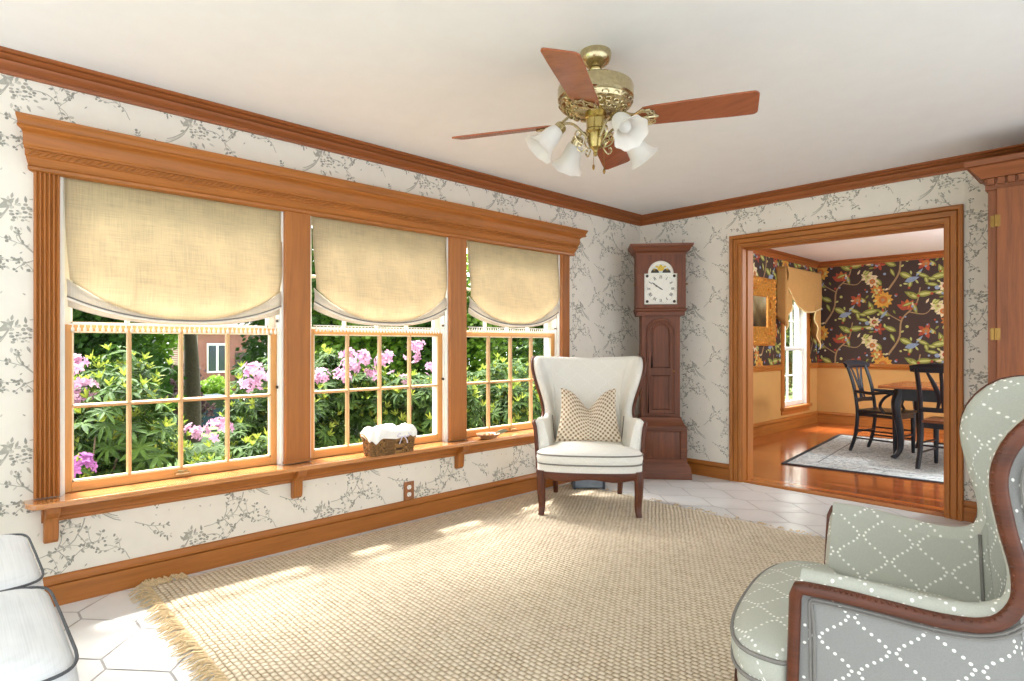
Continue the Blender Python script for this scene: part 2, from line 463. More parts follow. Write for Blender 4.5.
paper(mb, DMOT, lambda a, z, d: (d, a, z), L + .3, 9.65, DT + .03, 2.37, dtiles(L + .4, 9.6), [(DWIN[0] - .02, DWIN[1] + .02, .2, 2.0)], layer=.003)
struct('wall_dining_left', mb, DCOL + [M_MUST], 'dining room window wall with dark floral paper over mustard paint', 'wall', smooth=0, recalc=False)
mb = MB(); mb.box(-.18, 4.6, 9.66, 9.84, 0, DT, 9); mb.box(-.18, 4.6, 9.66, 9.84, DT, H, 0)
paper(mb, DMOT, lambda a, z, d: (a, 9.66 - d, z), .01, 3.4, DT + .03, 2.37, dtiles(.28, 3.4), [], layer=.003)
struct('wall_dining_back', mb, DCOL + [M_MUST], 'far dining room wall in dark brown floral wallpaper above mustard paint', 'wall', smooth=0, recalc=False)
# ---- ceilings
mb = MB(); mb.box(-.3, 4.9, -1.6, L + .1, H, H + .2); struct('ceiling', mb, M_CEIL, 'white living room ceiling', 'ceiling', smooth=0)
mb = MB(); mb.box(-.3, 4.6, L + .1, 9.9, H, H + .2); struct('ceiling_dining', mb, M_CEIL, 'white dining room ceiling beyond the doorway', 'ceiling', smooth=0)
# ---- floors
M_TILE = plain('white_tile', srgb(228, 228, 226), .22, var=.03, nscale=5)
M_GROUT = plain('grey_grout', srgb(164, 162, 160), .8, var=.15)
mb = MB(); mb.box(-.18, 4.9, -1.6, L + .02, -.15, -.0022, 1)
w2, e2, h2 = .545 / 2 * .8624, .05, .331 / 2
for i in range(-2, 20):
    for j in range(-8, 18):
        cx = .20 + .2725 * i; cy = .415 + .331 * j + (.1655 if i % 2 else 0) + .1655
        g = .0045
        P = [(cx - .045 + g * .3, cy - h2 + g), (cx + .045 - g * .3, cy - h2 + g), (cx + .2275 - g * 1.2, cy), (cx + .045 - g * .3, cy + h2 - g), (cx - .045 + g * .3, cy + h2 - g), (cx - .2275 + g * 1.2, cy)]
        P = [(min(max(x, 0), 4.8), min(max(y, -1.6), L + .02)) for x, y in P]
        if max(p[0] for p in P) - min(p[0] for p in P) < .02 or max(p[1] for p in P) - min(p[1] for p in P) < .02: continue
        mb.add([(x, y, 0) for x, y in P], [(0, 1, 2, 3, 4, 5)], 0)
struct('floor', mb, [M_TILE, M_GROUT], 'white elongated hexagon tile floor with grey grout', 'floor', smooth=0, recalc=False)
def plankfloor():
    n = NT('dining_oak_floor')
    sp = n.n('SeparateXYZ'); n.l(n.coord(), sp.inputs[0])
    bx = n.math('FLOOR', n.math('DIVIDE', sp.outputs[1], .083))
    wn = n.n('TexWhiteNoise', noise_dimensions='1D'); n.l(bx, wn.inputs['W'])
    f = n.noise(n.coord('Object', (1.5, 18, 18)), 1.8, 4, .6, .5)
    g = n.math('ADD', n.math('MULTIPLY', f, .6), n.math('MULTIPLY', wn.outputs[0], .4))
    col = n.ramp(g, [(.25, srgb(132, 62, 26)), (.5, srgb(172, 90, 42)), (.75, srgb(196, 112, 56))])
    fr = n.math('FRACT', n.math('DIVIDE', sp.outputs[1], .083))
    edge = n.math('LESS_THAN', fr, .03)
    col = n.mix(n.math('MULTIPLY', edge, .5), col, srgb(80, 36, 16))
    wv = n.noise(n.coord('Object', (6, 6, 6)), 1, 2)
    return n.done(n.pbr(col, .16, 0, n.bump(wv, .05, .01), **{'Coat Weight': .4, 'Coat Roughness': .08}))
mb = MB(); mb.box(-.18, 4.6, L + .03, 9.84, -.15, 0)
struct('floor_dining', mb, plankfloor(), 'glossy orange oak plank floor of the dining room', 'floor', smooth=0)
mb = MB(); mb.extr([(L + .0, 0), (L + .0, .006), (L + .02, .012), (L + .07, .012), (L + .09, .003), (L + .09, 0)], 'x', DX0 + .012, DX1 - .012)
struct('trim_1', mb, W_TRIM['x'], 'wooden threshold strip between white tile and oak floor', 'trim')

# ---- crowns, baseboards, casings
CR = [(0, 2.352), (.014, 2.352), (.018, 2.360), (.018, 2.366), (.010, 2.370), (.014, 2.378), (.026, 2.386), (.034, 2.398), (.036, 2.404), (.028, 2.407), (.046, 2.412), (.060, 2.418), (.064, 2.422), (.058, 2.426), (.074, 2.428), (.080, 2.433), (.080, 2.44), (0, 2.44)]
mb = MB(); mb.extr(CR, 'y', -1.6, L); struct('trim_2', mb, W_CROWN['y'], 'stained crown moulding above the windows', 'crown moulding')
mb = MB(); mb.extr([(L - a, z) for a, z in CR], 'x', 0, 4.72); struct('trim_3', mb, W_CROWN['x'], 'stained crown moulding along the back wall', 'crown moulding')
mb = MB(); mb.extr(CR, 'y', L + .19, 9.66); struct('trim_4', mb, W_CROWN['y'], 'crown moulding over the dining room window', 'crown moulding')
mb = MB(); mb.extr([(9.66 - a, z) for a, z in CR], 'x', 0, 4.6); struct('trim_5', mb, W_CROWN['x'], 'crown moulding on the far dining room wall', 'crown moulding')
BB = [(0, 0), (.018, 0), (.018, .095), (.009, .0985), (.009, .1015), (.021, .104), (.022, .114), (.016, .122), (.014, .132), (.006, .138), (0, .138)]
mb = MB(); mb.extr(BB, 'y', -1.6, L); struct('baseboard_left', mb, W_TRIM['y'], 'honey wood baseboard under the windows', 'baseboard')
mb = MB(); mb.extr([(L - a, z) for a, z in BB], 'x', 0, .935); mb.extr([(L - a, z) for a, z in BB], 'x', 2.575, 4.72); struct('baseboard_back', mb, W_TRIM['x'], 'honey wood baseboard along the back wall', 'baseboard')
mb = MB(); mb.extr([(a * 1.1, z * 1.25) for a, z in BB], 'y', L + .19, 9.66); struct('baseboard_dining_left', mb, W_TRIM['y'], 'baseboard under the dining room window', 'baseboard')
mb = MB(); mb.extr([(9.66 - a * 1.1, z * 1.25) for a, z in BB], 'x', 0, 4.6); struct('baseboard_dining_back', mb, W_TRIM['x'], 'baseboard on the far dining room wall', 'baseboard')
CRL = [(0, .83), (.012, .83), (.014, .85), (.03, .862), (.032, .875), (.014, .885), (.012, .91), (0, .91)]
mb = MB(); mb.extr(CRL, 'y', L + .19, DWIN[0] - .08); mb.extr(CRL, 'y', DWIN[1] + .08, 9.66); struct('trim_6', mb, W_TRIM['y'], 'wooden chair rail beside the dining room window', 'chair rail')
mb = MB(); mb.extr([(9.66 - a, z) for a, z in CRL], 'x', 0, 4.6); struct('trim_7', mb, W_TRIM['x'], 'wooden chair rail along the far dining room wall', 'chair rail')
# doorway casing (both uprights, head and jamb lining)
def case_prof(w):  # across the width, thickness
    return [(0, 0), (0, .014), (w * .06, .018), (w * .26, .018), (w * .30, .010), (w * .34, .019), (w * .64, .021), (w * .68, .012), (w * .73, .027), (w * .80, .031), (w * .95, .031), (w, .026), (w, 0)]
mb = MB(); w = .105
pr = case_prof(w); n = len(pr)
for x_, sg_ in ((DX0, -1), (DX1, 1)):                                   # uprights, mitred at the top
    A = [(x_ + sg_ * a, L - t, 0) for a, t in pr]; B = [(x_ + sg_ * a, L - t, DZ + a) for a, t in pr]
    mb.add(A + B, [(i, (i + 1) % n, n + (i + 1) % n, n + i) for i in range(n)] + [tuple(range(n))], 0)
for (xa, xb) in [(0, 1)]:                                               # mitred head
    A = [(DX0 - a, L - t, DZ + a) for a, t in pr]; B = [(DX1 + a, L - t, DZ + a) for a, t in pr]
    mb.add(A + B, [(i, (i + 1) % n, n + (i + 1) % n, n + i) for i in range(n)], 1)
mb.box(DX0 - .001, DX0 + .006, L - .006, L + .2, 0, DZ - .006, 0); mb.box(DX1 - .006, DX1 + .001, L - .006, L + .2, 0, DZ - .006, 0); mb.box(DX0 - .001, DX1 + .001, L - .006, L + .2, DZ - .006, DZ + .001, 1)
mb.box(DX0 + .005, DX0 + .018, L + .07, L + .11, 0, DZ - .02, 0); mb.box(DX1 - .018, DX1 - .005, L + .07, L + .11, 0, DZ - .02, 0); mb.box(DX0 + .005, DX1 - .005, L + .07, L + .11, DZ - .02, DZ - .005, 1)
struct('door_1', mb, [W_TRIM['z'], W_TRIM['x']], 'wide honey oak cased doorway into the dining room', 'doorway')
# casings, posts of the triple window
def fluted(mb, y0, y1, z0, z1):
    P = [(0, y0), (.026, y0), (.03, y0 + .006)]; k = 5; w = (y1 - y0 - .012) / k
    for i in range(k):
        a = y0 + .006 + i * w
        P += [(.03, a + w * .15), (.022, a + w * .3), (.02, a + w * .5), (.022, a + w * .7), (.03, a + w * .85)]
    P += [(.03, y1 - .006), (.026, y1), (0, y1)]
    mb.extr(P, 'z', z0, z1)
mb = MB(); fluted(mb, .273, .365, .5, 1.96); struct('trim_8', mb, W_TRIM['z'], 'fluted window casing at the left end of the windows', 'window casing')
mb = MB(); fluted(mb, 3.764, 3.864, .5, 1.96); struct('trim_9', mb, W_TRIM['z'], 'fluted window casing at the right end of the windows', 'window casing')
for k, (a, b) in enumerate([(1.393, 1.547), (2.576, 2.73)]):
    mb = MB(); mb.extr([(-.09, a), (.022, a), (.03, a + .006), (.03, b - .006), (.022, b), (-.09, b)], 'z', .5, 1.96)
    mb.box(-.02, .036, a - .004, b + .004, .5, .512)
    struct('trim_%d' % (10 + k), mb, W_TRIM['z'], ['broad wooden post between first and second window', 'broad wooden post between second and third window'][k], 'window post')
# cornice over the windows
CP = [(0, 1.945), (.036, 1.945), (.044, 1.95), (.046, 1.962), (.04, 1.968), (.052, 1.985), (.058, 2.0), (.066, 2.004), (.066, 2.03), (.074, 2.033), (.074, 2.04), (.080, 2.046), (.080, 2.088), (.086, 2.098), (.098, 2.104), (.118, 2.106), (.126, 2.112), (.120, 2.122), (.122, 2.134), (.13, 2.146), (.134, 2.150), (.134, 2.162), (0, 2.162)]
mb = MB(); ya, yb = .273, 3.875
A = [(x, ya - x * .52, z) for x, z in CP]; B = [(x, yb + x * .78, z) for x, z in CP]; n = len(CP)
mb.add(A + B, [(i, (i + 1) % n, n + (i + 1) % n, n + i) for i in range(n)] + [tuple(range(n - 1, -1, -1)), tuple(range(n, 2 * n))])
y = ya - .03
while y < yb + .04:                                                      # rope bead
    mb.tube([(.066, y, 2.006), (.071, y + .014, 2.017), (.066, y + .028, 2.028)], .0055, 5); y += .027
struct('trim_12', mb, W_TRIM['y'], 'wide wooden cornice with rope bead across the tops of the windows', 'cornice')
# stool (sill shelf), apron and brackets
mb = MB()
S = []
for k in range(9):
    t = k / 8 * PI / 2; S.append((.05 + .085 * math.sin(t), .238 + .06 * (1 - math.cos(t))))
SH = [(-.03, .238), (0, .238)] + S + [(.135, 3.90), (-.03, 3.90)]
mb.extr(SH, 'z', .468, .494, 0)
shelf = struct('trim_13', mb, wood('shelf_oak', srgb(196, 132, 76), 'y', .2, .2, coat=1), 'long honey wood window shelf under the three windows', 'window sill', bevel=.006)
mb = MB()
mb.extr([(0, .385), (.016, .385), (.022, .392), (.022, .402), (.034, .412), (.036, .424), (.05, .440), (.056, .455), (.075, .468), (0, .468)], 'y', .30, 3.88)
mb.build('apron_moulding', W_TRIM['y'], shelf)
for yb_ in (.333, 1.462, 2.66, 3.78):
    mb = MB(); mb.extr([(0, .468), (.105, .468), (.105, .44), (.09, .425), (.06, .41), (.052, .39), (.05, .34), (.046, .31), (.03, .295), (0, .292)], 'y', yb_ - .026, yb_ + .026)
    mb.build('bracket', W_TRIM['z'], shelf, bevel=.004)

# ---- windows: double hung, lower sash four over two
def sash(y0, y1, z0, z1, x, st, rb, rt, cols, rows, parent, name, mat, bead):
    mb = MB(); d = .018
    mb.box(x - d, x + d, y0, y0 + st, z0, z1, 0); mb.box(x - d, x + d, y1 - st, y1, z0, z1, 0)
    mb.box(x - d, x + d, y0 + st, y1 - st, z0, z0 + rb, 1); mb.box(x - d, x + d, y0 + st, y1 - st, z1 - rt, z1, 1)
    o = mb.build(name, mat, parent, bevel=.002)
    gy0, gy1, gz0, gz1 = y0 + st, y1 - st, z0 + rb, z1 - rt
    mb = MB(); b = .008
    mb.box(x - .012, x + .012, gy0, gy0 + b, gz0, gz1); mb.box(x - .012, x + .012, gy1 - b, gy1, gz0, gz1)
    mb.box(x - .012, x + .012, gy0, gy1, gz0, gz0 + b); mb.box(x - .012, x + .012, gy0, gy1, gz1 - b, gz1)
    mb.build('glazing_bead', bead, o)
    mb = MB(); m = .0095
    for i in range(1, cols): yy = lerp(gy0, gy1, i / cols); mb.extr([(x - .014, yy - m), (x + .006, yy - m), (x + .016, yy - .004), (x + .016, yy + .004), (x + .006, yy + m), (x - .014, yy + m)], 'z', gz0, gz1, 0)
    for i in range(1, rows): zz = lerp(gz0, gz1, i / rows); mb.extr([(x - .014, zz - m), (x + .006, zz - m), (x + .015, zz - .004), (x + .015, zz + .004), (x + .006, zz + m), (x - .014, zz + m)], 'y', gy0, gy1, 1)
    mb.build('muntin_grid', mat if mat is not SASHM else MUNT, o)
    mb = MB(); mb.box(x - .006, x - .003, gy0, gy1, gz0, gz1); mb.build('glass_pane', M_GLASS, o, smooth=0)
    return o
SASHM = [W_SASH['z'], W_SASH['y']]
W_MUNT = woodset('muntin_pine', srgb(204, 164, 116), rough=.5, contrast=.1); MUNT = [W_MUNT['z'], W_MUNT['y']]
M_BEAD = plain('pale_bead', srgb(244, 226, 190), .5, var=.04)
M_SASHW = plain('painted_sash', srgb(232, 226, 212), .5, var=.04)
for k, (a, b) in enumerate(WIN):
    w = bpy.data.objects.new('window_%d' % (k + 1), None); COL.objects.link(w); w['kind'] = 'structure'
    w['label'] = ['leftmost of the three double hung windows', 'middle window behind the cloth lined basket', 'third window behind the far wing chair'][k]; w['category'] = 'window'
    mb = MB()
    for y0, y1 in ((a, a + .013), (b - .014, b)): mb.box(-.17, .004, y0, y1, .494, WZ1)
    mb.box(-.17, .0, a, b, WZ1 - .015, WZ1 + .0)
    for y0, s in ((a + .013, 1), (b - .014, -1)):
        mb.box(-.036, -.018, y0, y0 + s * .010, .494, WZ1) if s > 0 else mb.box(-.036, -.018, y0 - .010, y0, .494, WZ1)
    mb.build('jamb', M_WHITE, w)
    mb = MB(); mb.box(-.18, .0, a, b, .47, .4935); mb.build('sill_board', W_TRIM['y'], w)
    lo = sash(a + .014, b - .015, .495, 1.276, -.06, .038, .045, .03, 4, 2, w, 'lower_sash', SASHM, M_BEAD)
    sash(a + .014, b - .015, 1.25, WZ1 - .016, -.10, .038, .032, .04, 4, 2, w, 'upper_sash', [M_SASHW, M_SASHW], M_WHITE)
    mb = MB(); yc = (a + b) / 2
    mb.box(-.042, -.022, yc - .035, yc + .035, .512, .52); mb.tube([(-.03, yc - .02, .53), (-.016, yc, .528), (-.03, yc + .02, .53)], .004, 6)
    mb.build('sash_lift', M_BRASS, lo)
    mb = MB()
    for zz in (1.31, .93): mb.box(-.036, -.012, b - .03, b - .024, zz, zz + .016)
    mb.build('sash_latch', M_DARK, lo)

# ---- roman shades
def shade(k, y0, y1, zl, zc, label):
    x0 = -.012
    t = thing('roman_shade', label, 'window shade', (x0, (y0 + y1) / 2, 1.95), 0, 'linen roman shades')
    hw = (y1 - y0) / 2; R = random.Random(k)
    ph = R.uniform(0, 6)
    def bot(u):                                                          # hem curve, relative z
        s = abs(2 * u - 1); return lerp(zc, zl, s ** 2.3) - 1.95
    def off(u): return lerp(.012, .085, abs(2 * u - 1) ** 2.2)           # the sheet tucks under more at its sides
    def sheet(u, v):
        s = 2 * u - 1; b = bot(u) + off(u)
        pinch = 1 - .035 * v ** 3
        x = .008 + .012 * v + .034 * math.sin(PI * v ** 3) * (1 - s * s * .6) + .006 * v * v * math.sin(5 * s + ph) + .014 * math.exp(-((s + .75 - .55 * v) / .10) ** 2) * v * (1 if k == 2 else .4)
        return (x, s * hw * pinch, b * v)
    mb = MB(); mb.grid(sheet, 40, 28); mb.build('shade_fabric', M_SHADE, t, smooth=180, solid=.003)
    def fold(u, v):                                                      # soft turned under fold
        s = 2 * u - 1; b = bot(u); o = off(u) + .006
        return (.012 + .022 * math.sin(v * PI) * (1 - .4 * s * s), s * hw * .985, b + lerp(o, 0, v))
    mb = MB(); mb.grid(fold, 40, 8); mb.build('hem_fold', M_SHADE_LIN, t, smooth=180, solid=.003)
    mb = MB(); pts = [(.016 + .016 * (1 - (2 * i / 40 - 1) ** 2), (2 * i / 40 - 1) * hw * .985, bot(i / 40)) for i in range(41)]
    mb.tube(pts, .0055, 8); mb.build('hem_piping', M_PIPE_W, t)
    mb = MB(); mb.tube([(p[0] + .004, p[1], p[2] + .009) for p in pts], .0035, 6); mb.build('fold_piping', M_WELT, t)
    def lining(u, v):
        s = 2 * u - 1; b = bot(u)
        return (.004 + .004 * math.sin(9 * s), s * hw * .975, b + .004 - v * lerp(.014, .042, abs(s) ** 1.5))
    mb = MB(); mb.grid(lining, 40, 4); mb.build('lining_edge', M_SHADE_LIN, t, smooth=180, solid=.002)
    mb = MB(); n = int(2 * hw / .024); zt = zc - .018 - 1.95
    for i in range(n):
        yy = (2 * (i + .5) / n - 1) * hw * .96
        mb.lathe([(.002, 0), (.0035, -.006), (.003, -.012), (.0065, -.018), (.008, -.026), (.006, -.034), (.001, -.037)], 6, (-.004, yy, zt))
    mb.tube([(-.004, -hw * .97, zt), (-.004, hw * .97, zt)], .004, 6)
    o = mb.build('bead_fringe', M_PIPE_W, t); o['kind'] = 'stuff'
    mb = MB(); mb.tube([(-.002, hw * .99, -.02), (-.002, hw * .985, zl - 1.95 + .02)], .0018, 5)
    mb.lathe([(.001, .02), (.005, .01), (.006, 0), (.003, -.01)], 8, (-.002, hw * .985, zl - 1.95)); mb.build('lift_cord', M_PIPE_W, t)
shade(1, .385, 1.387, 1.395, 1.295, 'largest linen roman shade, at the left above the first window')
shade(2, 1.57, 2.565, 1.43, 1.315, 'linen roman shade with a diagonal crease in the middle window')
shade(3, 2.76, 3.75, 1.45, 1.33, 'smallest linen roman shade, nearest the far wing chair')

# ================================================================== CEILING FAN
def ceiling_fan():
    cx, cy = 1.77, 2.02
    t = thing('ceiling_fan', 'brass ceiling fan with four wooden blades and four frosted bell lights', 'ceiling fan', (cx, cy, H))
    mb = MB(); mb.lathe([(.02, 0), (.066, 0), (.068, -.008), (.066, -.03), (.058, -.046), (.04, -.058), (.030, -.064), (.026, -.066)], 32); mb.build('canopy', M_BRASS, t)
    mb = MB(); mb.lathe([(.012, -.05), (.012, -.066), (.026, -.07), (.032, -.082), (.028, -.094), (.016, -.10), (.014, -.108), (.026, -.114), (.030, -.122), (.03, -.128)], 24); mb.build('downrod', M_BRASS, t)
    mb = MB(); mb.lathe([(.03, -.124), (.09, -.128), (.140, -.136), (.158, -.148), (.162, -.16), (.162, -.205), (.156, -.212), (.158, -.218), (.15, -.236), (.12, -.252), (.085, -.262), (.05, -.27), (.02, -.27)], 48)
    mh = mb.build('motor_housing', M_BRASS, t)
    mb = MB()
    for k in range(20):                                                   # pierced filigree band
        a = 2 * PI * k / 20
        for rr, zz, s in ((.150, -.230, .014), (.128, -.250, .012), (.1, -.258, .010)):
            c = Vector((rr * math.cos(a + (.15 if s == .012 else 0)), rr * math.sin(a + (.15 if s == .012 else 0)), zz)); nd = Vector((math.cos(a), math.sin(a), -.9)).normalized()
            e1 = Vector((-math.sin(a), math.cos(a), 0)); e2 = nd.cross(e1)
            mb.tube([c + e1 * s * math.cos(q * PI / 4) + e2 * s * .8 * math.sin(q * PI / 4) for q in range(8)], .0034, 5, closed=True)
    mb.build('filigree_band', M_BRASS, mh)
    for k in range(4):
        a = math.radians(28 + 90 * k); Rz = Matrix.Rotation(a, 4, 'Z'); tilt = Matrix.Translation((0, 0, -.298)) @ Matrix.Rotation(math.radians(-16), 4, 'X')
        mb = MB(); mb.M = Rz @ tilt
        r0, r1 = .205, .652
        out = []
        for i in range(7): q = i / 6; out.append((r0 + .03 * math.sin(PI * q) * -1, lerp(-.055, .055, q)))
        top = [(r0 + .05, .061), (r1 - .1, .070)]
        tip = [(r1 - .022 + .022 * math.sin(q * PI / 12), .070 - .022 + .022 * math.cos(q * PI / 12)) for q in range(7)]
        tip2 = [(r1 - .022 + .022 * math.cos(q * PI / 12), -.070 + .022 - .022 * math.sin(q * PI / 12)) for q in range(7)]
        P = [(x, y) for x, y in out] + top + tip + tip2 + [(r1 - .1, -.070), (r0 + .05, -.061)]
        mb.extr(P, 'z', -.004, .004)
        b = mb.build('fan_blade', W_BLADE['x'], t, bevel=.002)
        mb = MB(); mb.M = Rz @ tilt
        for s in (-1, 0, 1):
            mb.tube(spline([(.115, 0, .034), (.16, s * .012, .004), (.2, s * .042, -.008), (.235 + (.03 if s == 0 else 0), s * .046, -.008)], 10), .0055, 6)
        for s in (-1, 1):
            mb.tube([(.205 + .022 * math.cos(q * PI / 5), s * .022 + .018 * math.sin(q * PI / 5), -.009) for q in range(10)], .0042, 5, closed=True)
        mb.tube([(.20 + .02 * math.cos(q * PI / 8 + PI / 2), .05 * math.sin(q * PI / 8 - PI / 2), -.008) for q in range(9)], .0045, 5)
        for s in (-1, 1):
            mb.tube([(.235 + .016 * math.cos(q * PI / 5), s * .030 + .012 * math.sin(q * PI / 5), -.009) for q in range(10)], .0036, 5, closed=True)
            mb.tube(spline([(.15, 0, .0), (.175, s * .03, -.007), (.205, s * .05, -.008), (.232, s * .034, -.008), (.262, 0, -.008)], 12), .005, 5)
        mb.build('blade_iron', M_BRASS, b)
    mb = MB(); mb.lathe([(.02, -.262), (.046, -.27), (.048, -.285), (.040, -.29), (.038, -.33), (.042, -.335), (.042, -.345), (.034, -.352), (.032, -.39), (.026, -.41), (.012, -.42), (.008, -.43), (.01, -.437), (.006, -.445), (.001, -.448)], 28)
    kit = mb.build('light_kit_column', plain('olive_brass', srgb(176, 156, 98), .25, 1), t)
    for k, ang in enumerate((-18, 68, 160, 233)):
        a = math.radians(ang); Rz = Matrix.Rotation(a, 4, 'Z')
        mb = MB(); mb.M = Rz
        mb.tube(spline([(.036, 0, -.37), (.06, 0, -.345), (.095, 0, -.315), (.130, 0, -.312), (.148, 0, -.325)], 16), .0055, 8)
        mb.tube(spline([(.05, 0, -.40), (.075, 0, -.385), (.09, 0, -.36), (.08, 0, -.342), (.066, 0, -.352), (.072, 0, -.366)], 16), .0035, 6)
        mb.tube(spline([(.04, 0, -.41), (.062, 0, -.43), (.08, 0, -.415), (.074, 0, -.40), (.064, 0, -.408)], 14), .0033, 6)
        arm = mb.build('light_arm', M_BRASS, t)
        ax = Vector((.70, 0, -.72)).normalized()
        q = Vector((0, 0, 1)).rotation_difference(ax).to_matrix().to_4x4()
        mb = MB(); mb.M = Rz @ Matrix.Translation((.146, 0, -.322)) @ q
        mb.lathe([(.006, -.006), (.022, -.002), (.026, .006), (.026, .024), (.028, .027), (.028, .031), (.02, .032)], 20)
        mb.build('socket_cup', M_BRASS, arm)
        mb = MB(); mb.M = Rz @ Matrix.Translation((.146, 0, -.322)) @ q
        prof = [(.024, .022), (.030, .03), (.036, .045), (.040, .065), (.043, .09), (.048, .112), (.058, .132), (.068, .145), (.074, .15)]
        wob = lambda tt, aa: .05 * max(0, tt - .7) / .3 * math.sin(8 * aa)
        mb.lathe(prof, 40, wob=wob, cap=False); mb.lathe([(r - .003, z) for r, z in prof], 40, wob=wob, cap=False)
        sh = mb.build('lamp_shade', M_FROST, t, smooth=180, recalc=False)
        mb = MB(); mb.M = Rz @ Matrix.Translation((.146, 0, -.322)) @ q
        mb.lathe([(.012, .025), (.012, .045), (.018, .06), (.025, .08), (.026, .095), (.02, .112), (.01, .12), (.001, .122)], 16)
        mb.build('light_bulb', M_FROST, sh)
    for dx, ln in ((.03, .13), (-.028, .10)):
        mb = MB(); mb.tube([(dx, .02, -.37), (dx, .022, -.37 - ln)], .0012, 5); mb.lathe([(.001, 0), (.005, -.006), (.006, -.016), (.003, -.024), (.001, -.026)], 10, (dx, .022, -.37 - ln))
        mb.build('pull_chain', M_GOLDB, t)
ceiling_fan()

# ================================================================== WING CHAIRS
RIM = [(0, 0, .635, 1.048), (.2, .215, .63, 1.056), (.33, .345, .59, 1.062), (.42, .415, .515, 1.062), (.47, .425, .445, 1.045), (.51, .420, .39, .99), (.55, .402, .366, .915),
       (.60, .372, .380, .815), (.645, .346, .402, .72), (.685, .336, .400, .655), (.72, .339, .365, .612), (.77, .350, .29, .602), (.84, .366, .18, .612), (.92, .378, .09, .621), (1, .382, 0.012, .622)]
BASE = [(0, 0, .49, .29), (.2, .18, .488, .29), (.33, .27, .478, .29), (.42, .305, .465, .29), (.47, .315, .458, .29), (.51, .318, .452, .29), (.55, .32, .444, .29), (.60, .322, .434, .29), (.645, .324, .422, .29),
        (.685, .326, .406, .29), (.72, .330, .384, .29), (.77, .336, .325, .29), (.84, .344, .21, .29), (.92, .350, .10, .29), (1, .355, 0, .29)]
